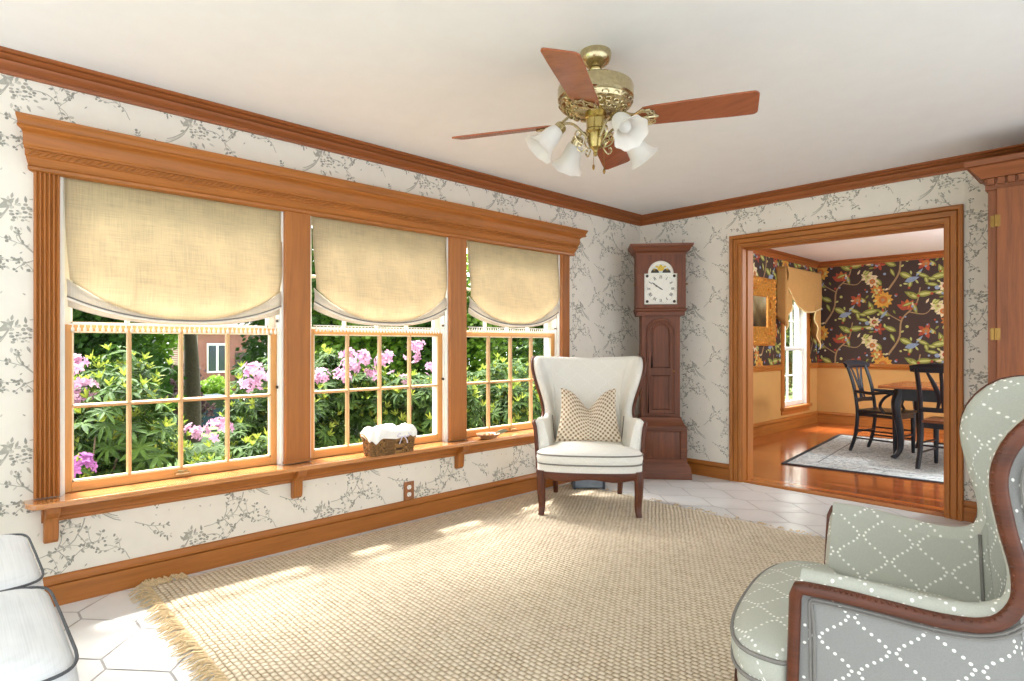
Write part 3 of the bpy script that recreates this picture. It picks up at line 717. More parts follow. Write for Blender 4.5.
def wing_chair(loc, rot, fin, fout, label, pipe):
    t = thing('wing_chair', label, 'armchair', loc, rot, 'matching wing chairs')
    NS, NV = 56, 14
    def sg(u): return 1 if u >= 0 else -1
    def outer(u, v):
        s = abs(u); r = interp(RIM, s); b = interp(BASE, s)
        z = lerp(b[2], r[2], v)
        k = v ** 2.8
        bulge = .006 * math.sin(PI * v)
        x = lerp(b[0], r[0], k) + bulge * min(1, s * 2); y = lerp(b[1], r[1], v ** 1.25) + bulge * max(0, 1 - s * 2.4)
        return Vector((sg(u) * x, y, z))
    def nrm(u, v):
        e = .012; u0, u1 = max(-1, u - e), min(1, u + e)
        d = outer(u1, v) - outer(u0, v); nn = Vector((d.y, -d.x, 0))
        c = outer(u, v); 
        # blend with the fixed inward direction so the lining never folds over itself at the wing edge
        s = abs(u); fx = Vector((-sg(u), 0, 0)); fb = Vector((0, -1, 0)); w = min(1, max(0, (s - .22) / .24)); w = w * w * (3 - 2 * w)
        return (fb * (1 - w) + fx * w).normalized()
    def inner(u, v):
        s = abs(u); q = min(1, max(0, (.8 - s) / .2)); th = lerp(lerp(.105, .062, v), lerp(.075, .058, v), q)
        p = outer(u, v) + nrm(u, v) * th
        p.z -= .006 * v
        return p
    us = [-1 + 2 * i / (2 * NS) for i in range(2 * NS + 1)]
    al = [0]
    for i in range(2 * NS): al.append(al[-1] + (outer(us[i + 1], .6) - outer(us[i], .6)).length)
    mid = al[NS]; AL = lambda u: al[min(2 * NS, max(0, int(round((u + 1) * NS))))] - mid
    N2 = 2 * NS
    mb = MB(); mb.grid(lambda a, v: outer(2 * a - 1, v), N2, NV, 0, lambda a, v: (AL(2 * a - 1) + .02, outer(2 * a - 1, v).z))
    mb.build('outer_upholstery', fout, t, smooth=60)
    mb = MB(); mb.grid(lambda a, v: inner(2 * a - 1, v), N2, NV, 0, lambda a, v: (AL(2 * a - 1), inner(2 * a - 1, v).z))
    ar = [0]
    for i in range(2 * NS): ar.append(ar[-1] + (outer(us[i + 1], 1) - outer(us[i], 1)).length)
    AR = lambda a: ar[int(round(a * 2 * NS))] - ar[NS]
    def cap(a, v):
        u = 2 * a - 1; o, i = outer(u, 1), inner(u, 1)
        d = (outer(u, 1) - outer(u, .9)).normalized()
        du = outer(min(1, u + .015), 1) - outer(max(-1, u - .015), 1); 
        nn = (inner(u, 1) - o).normalized(); d2 = du.cross(nn); d2 = d2.normalized() if d2.length > 1e-6 else d
        if d2.dot(Vector((0, -.5, 1))) < 0: d2 = -d2
        return o.lerp(i, v) + d2 * (.026 if abs(u) > .7 else .018) * math.sin(PI * v) ** .7
    mb.grid(cap, N2, 6, 0, lambda a, v: (AR(a), .02 + v * .075))
    for a in (0, 1): mb.add([cap(a, k / 6) for k in range(7)], [tuple(range(7))])
    for u in (-1, 1):
        mb.grid(lambda a, v: outer(u, a).lerp(inner(u, a), v) + Vector((0, -.014 * math.sin(PI * v) * math.sin(PI * min(1, a * 1.0)) ** .3, 0)), NV, 5, 0, lambda a, v: (v * .075, outer(u, a).z))
    mb.build('inner_upholstery', fin, t, smooth=60)
    # carved wood show frame along wings, arms and front posts
    for sgn in (-1, 1):
        path = []; NP = 70
        for i in range(NP + 1):
            u = sgn * lerp(.30, 1, i / NP); p = outer(u, 1); o = -nrm(u, 1)
            du_ = outer(sgn * min(1, abs(u) + .012), 1) - outer(sgn * (abs(u) - .012), 1); d2 = du_.cross(-o); d2 = d2.normalized() if d2.length > 1e-6 else Vector((0, 0, 1))
            if d2.dot(Vector((0, -.5, 1))) < 0: d2 = -d2
            q = min(1, max(0, (.74 - abs(u)) / .12))
            path.append(p + o * lerp(.010, .007, q) + d2 * .002 * q + Vector((0, 0, -.008 * (1 - q))))
        path += [outer(sgn, 1 - k / 10) - nrm(sgn, 1) * .006 + Vector((0, -.008, 0)) for k in range(1, 11)]
        rr = [.005 + .0105 * min(1, i / 12) for i in range(len(path))]
        mb = MB(); mb.tube(path, rr, 10, flat=.8)
        fr = mb.build('carved_frame', W_CHAIR['y'], t, smooth=70)
        mb = MB()
        for i in range(6, NP - 1):                                        # rope carving on the moulding
            u = sgn * lerp(.30, 1, (i + .5) / NP); inn = nrm(u, 1); tn = (path[i + 1] - path[i - 1]).normalized(); upv = inn.cross(tn); upv = upv if upv.z > 0 or (abs(upv.z) < .3 and upv.y < 0) else -upv
            c = path[i] + upv * .0095
            mb.tube([c - inn * .009 - tn * .007, c + upv * .002, c + inn * .008 + tn * .007], .0036, 5)
        mb.build('rope_carving', W_CHAIR['y'], fr)
        for off, rad in ((.032, .0034), (.040, .0034)):
            pth = []
            for i in range(NP + 1):
                u = sgn * lerp(.30, .985, i / NP); h = (outer(u, 1) - outer(u, 0)).length
                d = off
                # step square to the rim inside the outer skin
                p = outer(u, 1); du = outer(min(1, abs(u) + .01) * sgn, 1) - outer((abs(u) - .01) * sgn, 1); du.normalize()
                side = Vector((du.y * 0, -du.z, du.y)); side.normalize()
                if side.z > 0 and abs(u) > .66: side = -side
                if abs(u) <= .66 and side.y < 0: side = -side
                if abs(u) < .45: side = (side * 0 + Vector((0, 0, -1)))
                q = p + side * d; q.x = p.x + sgn * .001
                # keep it on the skin
                vv = max(0, min(1, (q.z - outer(u, 0).z) / max(.01, h)))
                pth.append(q)
            pth += [Vector((outer(sgn, v).x + sgn * .001, off, outer(sgn, v).z)) for v in [1 - .12 * k for k in range(1, 9)]]
            for q in range(3):
                pth = [pth[0]] + [(pth[i - 1] + pth[i] * 2 + pth[i + 1]) / 4 for i in range(1, len(pth) - 1)] + [pth[-1]]
            mb = MB(); mb.tube(pth, rad, 6); mb.build('welt', M_WELT, t)
        mb = MB(); mb.tube([inner(sgn * .70, v) + nrm(sgn * .7, v) * .002 for v in [.45 + .06 * k for k in range(10)]], .0045, 6); mb.build('welt', M_WELT, t)
    mb = MB(); mb.tube([outer(lerp(-.44, .44, i / 30), 1) + Vector((0, .0, .008)) for i in range(31)], .0055, 6); mb.build('welt', M_WELT, t)
    # seat cushion
    half = [(0, -.19), (.10, -.188), (.2, -.178), (.29, -.155), (.345, -.115), (.362, -.06), (.358, -.022), (.32, -.006), (.288, .012), (.276, .05), (.272, .15), (.266, .28), (.245, .38), (.18, .41), (.08, .42)]
    def outline(hf, n=72):
        P = [(x, y, 0) for x, y in hf] + [(0, .422, 0)] + [(-x, y, 0) for x, y in hf[:0:-1]]
        P.append(P[0]); return [p for p in spline(P, n)][:-1]
    OL = outline(half)
    def ring(sc, z, cy=.1): return [(p.x * sc, cy + (p.y - cy) * sc, z) for p in OL]
    rings = [ring(.96, .345), ring(.99, .350), ring(1.0, .362), ring(1.012, .385), ring(1.0, .412), ring(.985, .422), ring(.92, .438), ring(.8, .452), ring(.6, .463), ring(.4, .467), ring(.2, .469), ring(.02, .47)]
    n = len(OL); vs = [p for r in rings for p in r]
    fs = [(j * n + k, j * n + (k + 1) % n, (j + 1) * n + (k + 1) % n, (j + 1) * n + k) for j in range(len(rings) - 1) for k in range(n)] + [tuple(range(n - 1, -1, -1)), tuple((len(rings) - 1) * n + k for k in range(n))]
    uv = []
    for j, r in enumerate(rings):
        for k, p in enumerate(r):
            uv.append((p[0], p[1]) if j >= 5 else (p[0] + (0 if abs(p[0]) < .33 else p[1]), p[1] + (p[2] - .42)))
    mb = MB(); mb.add(vs, fs, 0, uv); cu = mb.build('seat_cushion', fin, t, smooth=80)
    for sc, z in ((1.004, .415), (1.0, .352)):
        mb = MB(); mb.tube([Vector(p) for p in ring(sc, z)], .0055, 6, closed=True); mb.build('piping', pipe, cu)
    # seat rail in fabric, then carved wood apron
    RO = [(0, -.178), (.1, -.176), (.2, -.166), (.29, -.145), (.34, -.11), (.36, -.06), (.362, 0), (.356, .15), (.34, .33), (.30, .44), (.18, .48), (.08, .487)]
    P = outline(RO, 64)
    mb = MB(); mb.extr([(p.x, p.y) for p in P], 'z', .298, .352)
    for i in range(len(mb.uv)): mb.uv[i] = [(mb.v[q].x, mb.v[q].z) for q in mb.f[i]]
    mb.build('seat_rail', fin, t, smooth=50)
    mb = MB(); P2 = [Vector((p.x * 1.005, p.y * 1.01, 0)) for p in P]
    def apz(p): return .238 + .018 * math.cos(p.x * 9) ** 2 * (1 if p.y < 0 else .4) - (.012 if abs(p.x) > .3 else 0)
    nn = len(P2); V = []
    for p in P2: V += [(p.x, p.y, apz(p)), (p.x * 1.02, p.y * 1.02 - .003, .272), (p.x * 1.01, p.y * 1.01 - .002, .299), (p.x * .9, p.y * .9 + .01, .299), (p.x * .9, p.y * .9 + .01, apz(p))]
    F = [(i * 5 + a, ((i + 1) % nn) * 5 + a, ((i + 1) % nn) * 5 + (a + 1) % 5, i * 5 + (a + 1) % 5) for i in range(nn) for a in range(5)]
    mb.add(V, F); ap = mb.build('carved_apron', W_CHAIR['x'], t, smooth=50)
    mb = MB()
    for k in range(-4, 5):
        x = k * .035; mb.tube(spline([(x - .015, -.184 + .35 * x * x, .266), (x, -.188 + .35 * x * x, .279), (x + .015, -.184 + .35 * x * x, .268)], 6), .004, 5)
    mb.build('carving', W_CHAIR['x'], ap)
    for sx in (-1, 1):
        mb = MB(); pth = spline([(sx * .328, -.105, .30), (sx * .332, -.115, .23), (sx * .330, -.116, .14), (sx * .326, -.118, .06), (sx * .330, -.135, .012), (sx * .332, -.14, 0)], 16)
        mb.tube(pth, [lerp(.036, .019, min(1, i / 14)) + .003 * (i > 14) for i in range(17)], 10); mb.build('leg', W_CHAIR['z'], t)
        mb = MB(); pth = spline([(sx * .255, .43, .30), (sx * .255, .44, .2), (sx * .252, .47, .09), (sx * .25, .51, 0)], 12)
        mb.tube(pth, [lerp(.030, .019, i / 12) for i in range(13)], 8); mb.build('leg', W_CHAIR['z'], t)
    return t
wing_chair((.722, 3.27, .014), math.radians(40.5), M_FAB_IN2, M_FAB_OUT2, 'pale wing chair with a tan pillow, facing the room beside the tall clock', M_WELT)
wing_chair((2.747, 1.786, .014), math.radians(-77.3), M_FAB_IN, M_FAB_OUT, 'grey-green dotted wing chair in the right foreground seen from its side', M_WELT)

# pillow on the far chair
def weave_mat(name, c1, c2, k=48):
    n = NT(name); tc = n.n('TexCoord'); sp = n.n('SeparateXYZ'); n.l(tc.outputs['UV'], sp.inputs[0])
    a, b = sp.outputs[0], sp.outputs[1]
    f = n.math('MULTIPLY', n.math('SINE', n.math('MULTIPLY', a, k)), n.math('SINE', n.math('MULTIPLY', b, k)))
    g = n.math('ADD', n.math('MULTIPLY', f, .5), .5)
    ns = n.noise(n.coord('Object', (80, 80, 80)), 1, 2)
    g2 = n.math('ADD', n.math('MULTIPLY', g, .8), n.math('MULTIPLY', ns, .25))
    col = n.ramp(g2, [(.25, c1), (.62, c2)])
    return n.done(n.pbr(col, .85, 0, n.bump(g, .8, .008)))
M_PILLOW = weave_mat('woven_diamond_pillow', srgb(138, 110, 80), srgb(228, 214, 190), 170)
def pillow():
    th = math.radians(40.5); o = Vector((.722, 3.27, .014))
    mb = MB(); lean = math.radians(-17)
    def top(u): return .40 - .15 * math.exp(-(abs(u) / .44) ** 1.6) - .012 * (1 - abs(u))
    def pt(u, v, s):
        x = (.242 - .036 * (v + 1) / 2 - .02 * (1 - v * v)) * u
        z = (v + 1) / 2 * top(u) - .0
        z += .010 * (1 - u * u) * (-1 if v < 0 else 0) * (1 - (v + 1))
        th_ = .082 * (max(0, 1 - u * u) ** .55) * (max(0, 1 - v * v) ** .5) * (1 - .45 * math.exp(-(u / .25) ** 2) * max(0, v))
        y = s * th_
        return Vector((x, y * math.cos(lean) - z * math.sin(lean), z * math.cos(lean) + y * math.sin(lean)))
    for s in (-1, 1):
        mb.grid(lambda a, b: pt(2 * a - 1, 2 * b - 1, s), 30, 26, 0, lambda a, b: (a * .47, b * .40))
    Rz = Matrix.Rotation(th, 4, 'Z'); loc = o + Rz @ Vector((.0, .16, .463))
    p = mb.build('throw_pillow', M_PILLOW, None, loc, th, smooth=75)
    tag(p, 'tan woven diamond pillow with a chopped top on the far wing chair', 'pillow')
pillow()

# ================================================================== GRANDFATHER CLOCK
def clock():
    th = math.radians(40)
    t = thing('grandfather_clock', 'tall dark walnut grandfather clock standing across the room corner', 'clock', (.509, 4.534, 0), th)
    D = .27
    def mould(mb, prof, hw, y1):                                          # three sided moulding, prof = (projection, z)
        n = len(prof)
        A = [(-hw - p, y1, z) for p, z in prof]; B = [(-hw - p, -p, z) for p, z in prof]; C = [(hw + p, -p, z) for p, z in prof]; E = [(hw + p, y1, z) for p, z in prof]
        F = [(q * n + i, q * n + (i + 1) % n, (q + 1) * n + (i + 1) % n, (q + 1) * n + i) for q in range(3) for i in range(n)]
        mb.add(A + B + C + E, F + [tuple(range(n)), tuple(3 * n + i for i in range(n - 1, -1, -1))])
    mb = MB(); mb.M = Matrix.Translation((0, .035, 0))
    mb.box(-.225, .225, 0, D - .04, 0, .10)
    mould(mb, [(.0, 0), (.035, 0), (.035, .045), (.03, .055), (.028, .06), (.028, .10), (.016, .118), (.012, .135), (0, .14)], .225, D - .035)
    mb.build('plinth', W_CLOCK['x'], t, bevel=.002)
    mb = MB(); mb.box(-.222, .222, .035, D, .13, .455); mb.M = Matrix.Translation((0, .035, 0))
    fr = [(-.222, .222, .13, .175), (-.222, .222, .42, .455), (-.222, -.165, .175, .42), (.165, .222, .175, .42)]
    for a, b, c, d in fr: mb.box(a, b, -.012, 0, c, d)
    base = mb.build('base', W_CLOCK['x'], t, bevel=.003)
    mb = MB(); mb.M = Matrix.Translation((0, .035, 0)); mb.extr([(-.160, .180), (.160, .180), (.160, .415), (-.160, .415)], 'y', -.002, 0)
    mb.add([(-.155, -.001, .185), (.155, -.001, .185), (.155, -.001, .41), (-.155, -.001, .41), (-.13, -.011, .21), (.13, -.011, .21), (.13, -.011, .385), (-.13, -.011, .385)], [(0, 1, 5, 4), (1, 2, 6, 5), (2, 3, 7, 6), (3, 0, 4, 7), (4, 5, 6, 7)])
    mb.build('raised_panel', W_CLOCK['z'], base)
    mb = MB(); mb.M = Matrix.Translation((0, .06, 0))
    mould(mb, [(0, .445), (.056, .445), (.054, .458), (.04, .475), (.026, .5), (.014, .525), (.012, .54), (0, .545)], .165, D - .06)
    mb.build('waist_moulding', W_CLOCK['x'], t)
    mb = MB(); mb.box(-.168, .168, .07, D, .53, 1.47)
    wz = mb.build('waist', W_CLOCK['z'], t, bevel=.004)
    # door with arched upper and square lower panel
    mb = MB(); yf = .07
    mb.box(-.122, .122, yf - .016, yf, .56, 1.30); mb.extr([(.122 * math.cos(q * PI / 12), 1.30 + .118 * math.sin(q * PI / 12)) for q in range(13)], 'y', yf - .016, yf)
    dr = mb.build('door', W_CLOCK['z'], wz, bevel=.003)
    def arch(hw, z0, z1, r): return [(-hw, z0), (hw, z0)] + [(hw * math.cos(q * PI / 12), z1 + r * math.sin(q * PI / 12)) for q in range(13)]
    mb = MB(); P = arch(.078, .98, 1.29, .085)
    mb.tube([(x, yf - .018, z) for x, z in P], .009, 8, closed=True); mb.tube([(x, yf - .018, z) for x, z in [(-.078, .61), (.078, .61), (.078, .91), (-.078, .91)]], .009, 4, closed=True)
    mb.tube([(x, yf - .017, z) for x, z in arch(.108, .575, 1.29, .105)], .006, 6, closed=True)
    mb.build('panel_moulding', W_CLOCK['z'], dr)
    mb = MB()
    for P in (arch(.068, .99, 1.28, .075), [(-.068, .62), (.068, .62), (.068, .90), (-.068, .90)]):
        mb.extr(P, 'y', yf - .021, yf - .015)
    mb.build('raised_panel', W_CLOCK['z'], dr, bevel=.004)
    mb = MB(); mb.lathe([(.004, 0), (.004, .008), (.008, .012), (.008, .018), (.001, .022)], 12, (.112, yf - .014, .95), Matrix.Rotation(PI / 2, 4, 'X')); mb.build('door_knob', M_GOLDB, dr)
    mb = MB(); mb.M = Matrix.Translation((0, .045, 0))
    mould(mb, [(0, 1.44), (-.03, 1.44), (-.015, 1.455), (.0, 1.475), (.014, 1.485), (.016, 1.5), (.006, 1.51), (0, 1.515)], .205, D - .045)
    mb.build('hood_moulding', W_CLOCK['x'], t)
    mb = MB(); yh = .04; hw = .213                                         # hood box with an opening for the dial
    mb.box(-hw, hw, yh + .03, D, 1.505, 1.99)
    hood = mb.build('hood', W_CLOCK['z'], t, bevel=.002)
    mb = MB(); r = .113; zs = 1.815
    for s in (-1, 1): mb.box(s * .145, s * hw, yh, yh + .03, 1.505, zs)
    mb.box(-.145, .145, yh, yh + .03, 1.505, 1.54)
    A = [(r * math.cos(q * PI / 16), zs + r * math.sin(q * PI / 16)) for q in range(17)]
    P = [(hw, zs), (hw, 1.99), (-hw, 1.99), (-hw, zs)] + A[::-1]
    mb.extr(P, 'y', yh, yh + .03)
    hd = mb.build('hood_door', W_CLOCK['z'], hood, bevel=.002)
    for s in (-1, 1): mb = MB(); mb.lathe([(.004, 0), (.006, .006), (.009, .012), (.006, .02), (.001, .022)], 10, (s * hw, yh + .02, 1.72), Matrix.Rotation(s * PI / 2, 4, 'Y')); mb.build('hood_knob', M_GOLDB, hood)
    # dial
    M_DIAL = plain('dial_cream', srgb(240, 238, 226), .45, var=.03)
    M_INK = plain('dial_ink', srgb(40, 38, 36), .5)
    mb = MB(); yd = yh + .026
    mb.extr([(-.143, 1.542), (.143, 1.542), (.143, zs), (r * 1.0, zs)] + A[1:-1] + [(-r, zs), (-.143, zs)], 'y', yd, yd + .004, 0)
    dial = mb.build('dial', M_DIAL, t, smooth=0)
    cz = 1.68
    mb = MB()
    def bar(x0, z0, x1, z1, w): 
        d = Vector((x1 - x0, z1 - z0)); nn = Vector((-d.y, d.x)).normalized() * w / 2
        mb.add([(x0 + nn.x, yd - .0012, z0 + nn.y), (x1 + nn.x, yd - .0012, z1 + nn.y), (x1 - nn.x, yd - .0012, z1 - nn.y), (x0 - nn.x, yd - .0012, z0 - nn.y)], [(0, 1, 2, 3)])
    for h, rn in enumerate(['XII', 'I', 'II', 'III', 'IIII', 'V', 'VI', 'VII', 'VIII', 'IX', 'X', 'XI']):
        a = PI / 2 - h * PI / 6; ux, uz = math.cos(a), math.sin(a); wx, wz_ = uz, -ux
        W = {'I': .007, 'V': .013, 'X': .013}; tot = sum(W[c] for c in rn); p = -tot / 2
        def Q(s, d): return (ux * d + wx * s, cz + uz * d + wz_ * s)
        for c in rn:
            m = p + W[c] / 2; lo, hi = .090, .118
            if c == 'I': bar(*Q(m, lo), *Q(m, hi), .0038)
            if c == 'V': bar(*Q(m, lo), *Q(m - .005, hi), .004); bar(*Q(m, lo), *Q(m + .005, hi), .002)
            if c == 'X': bar(*Q(m - .005, lo), *Q(m + .005, hi), .004); bar(*Q(m + .005, lo), *Q(m - .005, hi), .002)
            p += W[c]
    for k in range(60):
        a = k * PI / 30; bar(.124 * math.cos(a), cz + .124 * math.sin(a), .129 * math.cos(a), cz + .129 * math.sin(a), .0018)
    mb.build('numerals', M_INK, dial, smooth=0, recalc=False)
    for sx in (-1, 1):
        for sz in (-1, 1): mb = MB(); mb.extr([(sx * .118 + .013 * math.cos(q * PI / 6), cz + sz * .113 + .013 * math.sin(q * PI / 6)) for q in range(12)], 'y', yd - .002, yd); mb.build('corner_rosette', M_DARK, dial, smooth=0)
    mb = MB(); mb.extr([(.082 * math.cos(q * PI / 14), zs + .004 + .082 * math.sin(q * PI / 14)) for q in range(15)], 'y', yd - .0015, yd); 
    md = mb.build('moon_dial', plain('moon_sky', srgb(214, 220, 214), .5), dial, smooth=0)
    mb = MB()
    for sx in (-1, 1): mb.extr([(sx * .05 + .036 * math.cos(q * PI / 10), zs + .006 + .036 * math.sin(q * PI / 10)) for q in range(11)], 'y', yd - .003, yd - .001)
    mb.build('moon_hump', M_DARK, md, smooth=0)
    mb = MB(); mb.extr([(.03 * math.cos(q * PI / 8), zs + .045 + .024 * math.sin(q * PI / 8)) for q in range(16)], 'y', yd - .0035, yd - .001)
    for q in range(5): a = PI * (q + .5) / 5; mb.extr([(.06 * math.cos(a) + .012 * math.cos(k * PI / 4), zs + .02 + .05 * math.sin(a) + .009 * math.sin(k * PI / 4)) for k in range(8)], 'y', yd - .003, yd - .001)
    mb.build('gilt_moon', plain('gilt', srgb(204, 172, 60), .35, .4), md, smooth=0)
    for nm, ln, w, ang in (('minute_hand', .10, .007, 144), ('hour_hand', .062, .010, 147)):
        mb = MB(); a = math.radians(ang); c, s = math.cos(a), math.sin(a)
        mb.M = Matrix.Translation((0, yd - .004 - (.002 if nm == 'minute_hand' else 0), cz)) @ Matrix(((c, 0, -s, 0), (0, 1, 0, 0), (s, 0, c, 0), (0, 0, 0, 1)))
        mb.extr([(-.02, -w * .3), (.0, -w * .5), (ln * .6, -w * .35), (ln * .7, -w * .8), (ln, 0), (ln * .7, w * .8), (ln * .6, w * .35), (0, w * .5), (-.02, w * .3)], 'y', -.0006, .0006)
        mb.build(nm, M_INK, dial, smooth=0)
    mb = MB(); mb.M = Matrix.Translation((0, .04, 0))
    mould(mb, [(0, 1.98), (.004, 1.98), (.008, 1.995), (.03, 2.01), (.034, 2.022), (.05, 2.045), (.056, 2.05), (.06, 2.07), (.0, 2.078)], .213, D - .04)
    mb.box(-.213, .213, 0, D - .04, 1.985, 2.076)
    mb.build('crown', W_CLOCK['x'], t)
clock()

# ================================================================== TALL CABINET at right
def cabinet():
    x0, x1, yf, yb = 2.765, 3.885, 4.50, L - .03
    t = thing('tall_cabinet', 'tall dark cherry cabinet with toothed cornice and brass hinges, right of the doorway', 'cabinet', ((x0 + x1) / 2, yf, 0))
    ox = (x0 + x1) / 2; a, b = x0 - ox, x1 - ox; d = yb - yf
    mb = MB(); mb.box(a, b, .02, d, .08, 2.14)
    mb.box(a, a + .05, 0, .0199, .08, 2.14); mb.box(b - .05, b, 0, .0199, .08, 2.14); mb.box(-.02, .02, 0, .0199, .13, 2.06); mb.box(a + .05, b - .05, 0, .0199, 2.06, 2.14); mb.box(a + .05, -.02, 0, .0199, .85, .91); mb.box(.02, b - .05, 0, .0199, .85, .91); mb.box(a + .05, b - .05, 0, .0199, .08, .13)
    mb.build('carcass', W_CAB['z'], t)
    mb = MB(); mb.box(a - .015, b + .015, -.015, d, 0, .08); mb.build('plinth', W_CAB['x'], t, bevel=.004)
    mb = MB(); P = [(0, 2.10), (.012, 2.10), (.012, 2.165), (.03, 2.17), (.034, 2.18), (.05, 2.195), (.075, 2.225), (.082, 2.235), (.098, 2.24), (.1, 2.268), (0, 2.268)]
    n = len(P)
    A = [(a - p, d, z) for p, z in P]; B = [(a - p, -p, z) for p, z in P]; C = [(b + p, -p, z) for p, z in P]; E = [(b + p, d, z) for p, z in P]
    mb.add(A + B + C + E, [(q * n + i, q * n + (i + 1) % n, (q + 1) * n + (i + 1) % n, (q + 1) * n + i) for q in range(3) for i in range(n)] + [tuple(range(n)), tuple(3 * n + i for i in range(n))])
    mb.box(a, b, .001, d, 2.145, 2.262)
    cr = mb.build('cornice', W_CAB['x'], t)
    mb = MB(); x = a + .0
    while x < b - .02: mb.box(x, x + .034, -.032, -.010, 2.128, 2.166); x += .047
    mb.build('dentil_row', W_CAB['x'], cr, bevel=.002)
    for s, (p, q) in ((1, (a + .042, -.004)), (-1, (.004, b - .042))):
        for z0, z1 in ((.91, 2.105), (.13, .85)):
            mb = MB(); mb.box(p, q, -.022, -.001, z0, z1)
            mb.tube([(p + .07, -.023, z0 + .07), (q - .07, -.023, z0 + .07), (q - .07, -.023, z1 - .07), (p + .07, -.023, z1 - .07)], .006, 4, closed=True) if z0 < .5 else None
            dr = mb.build('door', W_CAB['z'], t, bevel=.004)
            for zz in (lerp(z0, z1, .28), lerp(z0, z1, .84)) if z0 > .5 else (z0 + .1, z1 - .1):
                mb = MB(); hx = p - .004 if s > 0 else q + .004
                mb.tube([(hx, -.024, zz - .035), (hx, -.024, zz + .035)], .006, 8); mb.box(hx - .026, hx + .002, -.004, .0, zz - .034, zz + .034) if s > 0 else mb.box(hx - .002, hx + .026, -.004, 0, zz - .034, zz + .034)
                mb.box(hx, hx + s * .022, -.0235, -.021, zz - .034, zz + .034) if s > 0 else mb.box(hx - .022, hx, -.0235, -.021, zz - .034, zz + .034)
                mb.build('hinge', M_GOLDB, dr)
            mb = MB(); kx = q - .03 if s > 0 else p + .03
            mb.lathe([(.005, 0), (.005, .012), (.013, .02), (.013, .026), (.001, .03)], 14, (kx, -.021, (z0 + z1) / 2), Matrix.Rotation(PI / 2, 4, 'X')); mb.build('knob', M_GOLDB, dr)
cabinet()

# ================================================================== JUTE RUG
def rug_mat():
    n = NT('jute_boucle')
    tc = n.n('TexCoord'); sp = n.n('SeparateXYZ'); n.l(tc.outputs['Object'], sp.inputs[0])
    wob = n.noise(n.coord('Object', (9, 9, 9)), 1, 2)
    row = n.math('ADD', n.math('DIVIDE', sp.outputs[1], .023), n.math('MULTIPLY', wob, .5))
    ri = n.math('FLOOR', row); fr = n.math('FRACT', row)
    px = n.math('ADD', n.math('DIVIDE', sp.outputs[0], .030), n.math('MULTIPLY', ri, .5))
    px = n.math('ADD', px, n.math('MULTIPLY', wob, .6))
    fx = n.math('FRACT', px)
    wn = n.n('TexWhiteNoise', noise_dimensions='2D'); cv = n.n('CombineXYZ'); n.l(ri, cv.inputs[0]); n.l(n.math('FLOOR', px), cv.inputs[1]); n.l(cv.outputs[0], wn.inputs['Vector'])
    a = n.math('SINE', n.math('MULTIPLY', fr, PI)); b = n.math('SINE', n.math('MULTIPLY', fx, PI))
    h = n.math('POWER', n.math('MULTIPLY', a, b), .5)
    f = n.math('ADD', n.math('MULTIPLY', h, .75), n.math('MULTIPLY', wn.outputs[0], .22))
    col = n.ramp(f, [(.10, srgb(140, 116, 86)), (.34, srgb(208, 188, 156)), (.8, srgb(232, 218, 194))])
    return n.done(n.pbr(col, .95, 0, n.bump(h, .9, .012)))
M_RUG = rug_mat()
def rug():
    x0, x1, y0, y1 = .06, 2.86, .70, 3.86
    cx, cy = (x0 + x1) / 2, (y0 + y1) / 2; R = random.Random(3)
    t = thing('area_rug', 'large natural jute rug with fringed near end covering the tile floor', 'rug', (cx, cy, 0))
    mb = MB(); hx, hy = (x1 - x0) / 2, (y1 - y0) / 2; NX, NY = 60, 66
    def e(a): return .006 * math.sin(a * 37) + .004 * math.sin(a * 91 + 1)
    def top(a, b):
        x, y = lerp(-hx, hx, a), lerp(-hy, hy, b); ed = min(a, 1 - a, b, 1 - b)
        if a in (0, 1): x += e(b)
        if b in (0, 1): y += e(a)
        return (x, y, .002 + .011 * min(1, ed * 60))
    mb.grid(top, NX, NY); mb.build('rug_body', M_RUG, t, smooth=80)
    mb = MB()
    for i in range(360):                                                  # knotted fringe, near end
        x = lerp(-hx, hx, (i + R.random()) / 360); l = R.uniform(.045, .095); dx = R.uniform(-.03, .03)
        zb = R.uniform(.006, .02)
        mb.tube([(x, -hy + .008, .010), (x + dx * .3, -hy - l * .4, zb + .004), (x + dx, -hy - l, .004)], [.004, .0035, .0015], 4)
    for i in range(70):
        x = -hx - R.uniform(-.01, .02); y = lerp(-hy, -hy + .18, R.random()); l = R.uniform(.02, .05)
        mb.tube([(x + .02, y, .01), (x - l * .4, y - .02, R.uniform(.012, .03)), (x - l * .5, y - l, .006)], [.004, .003, .0015], 4)
    for i in range(90):
        x = lerp(-hx, hx, R.random()); l = R.uniform(.012, .03)
        mb.tube([(x, hy - .008, .010), (x + R.uniform(-.02, .02), hy + l * .5, R.uniform(.008, .02)), (x + R.uniform(-.03, .03), hy + l, .004)], [.003, .0025, .001], 4)
    o = mb.build('fringe', plain('jute_fringe', srgb(212, 188, 148), .95, var=.2, nscale=80), t); o['kind'] = 'stuff'
rug()

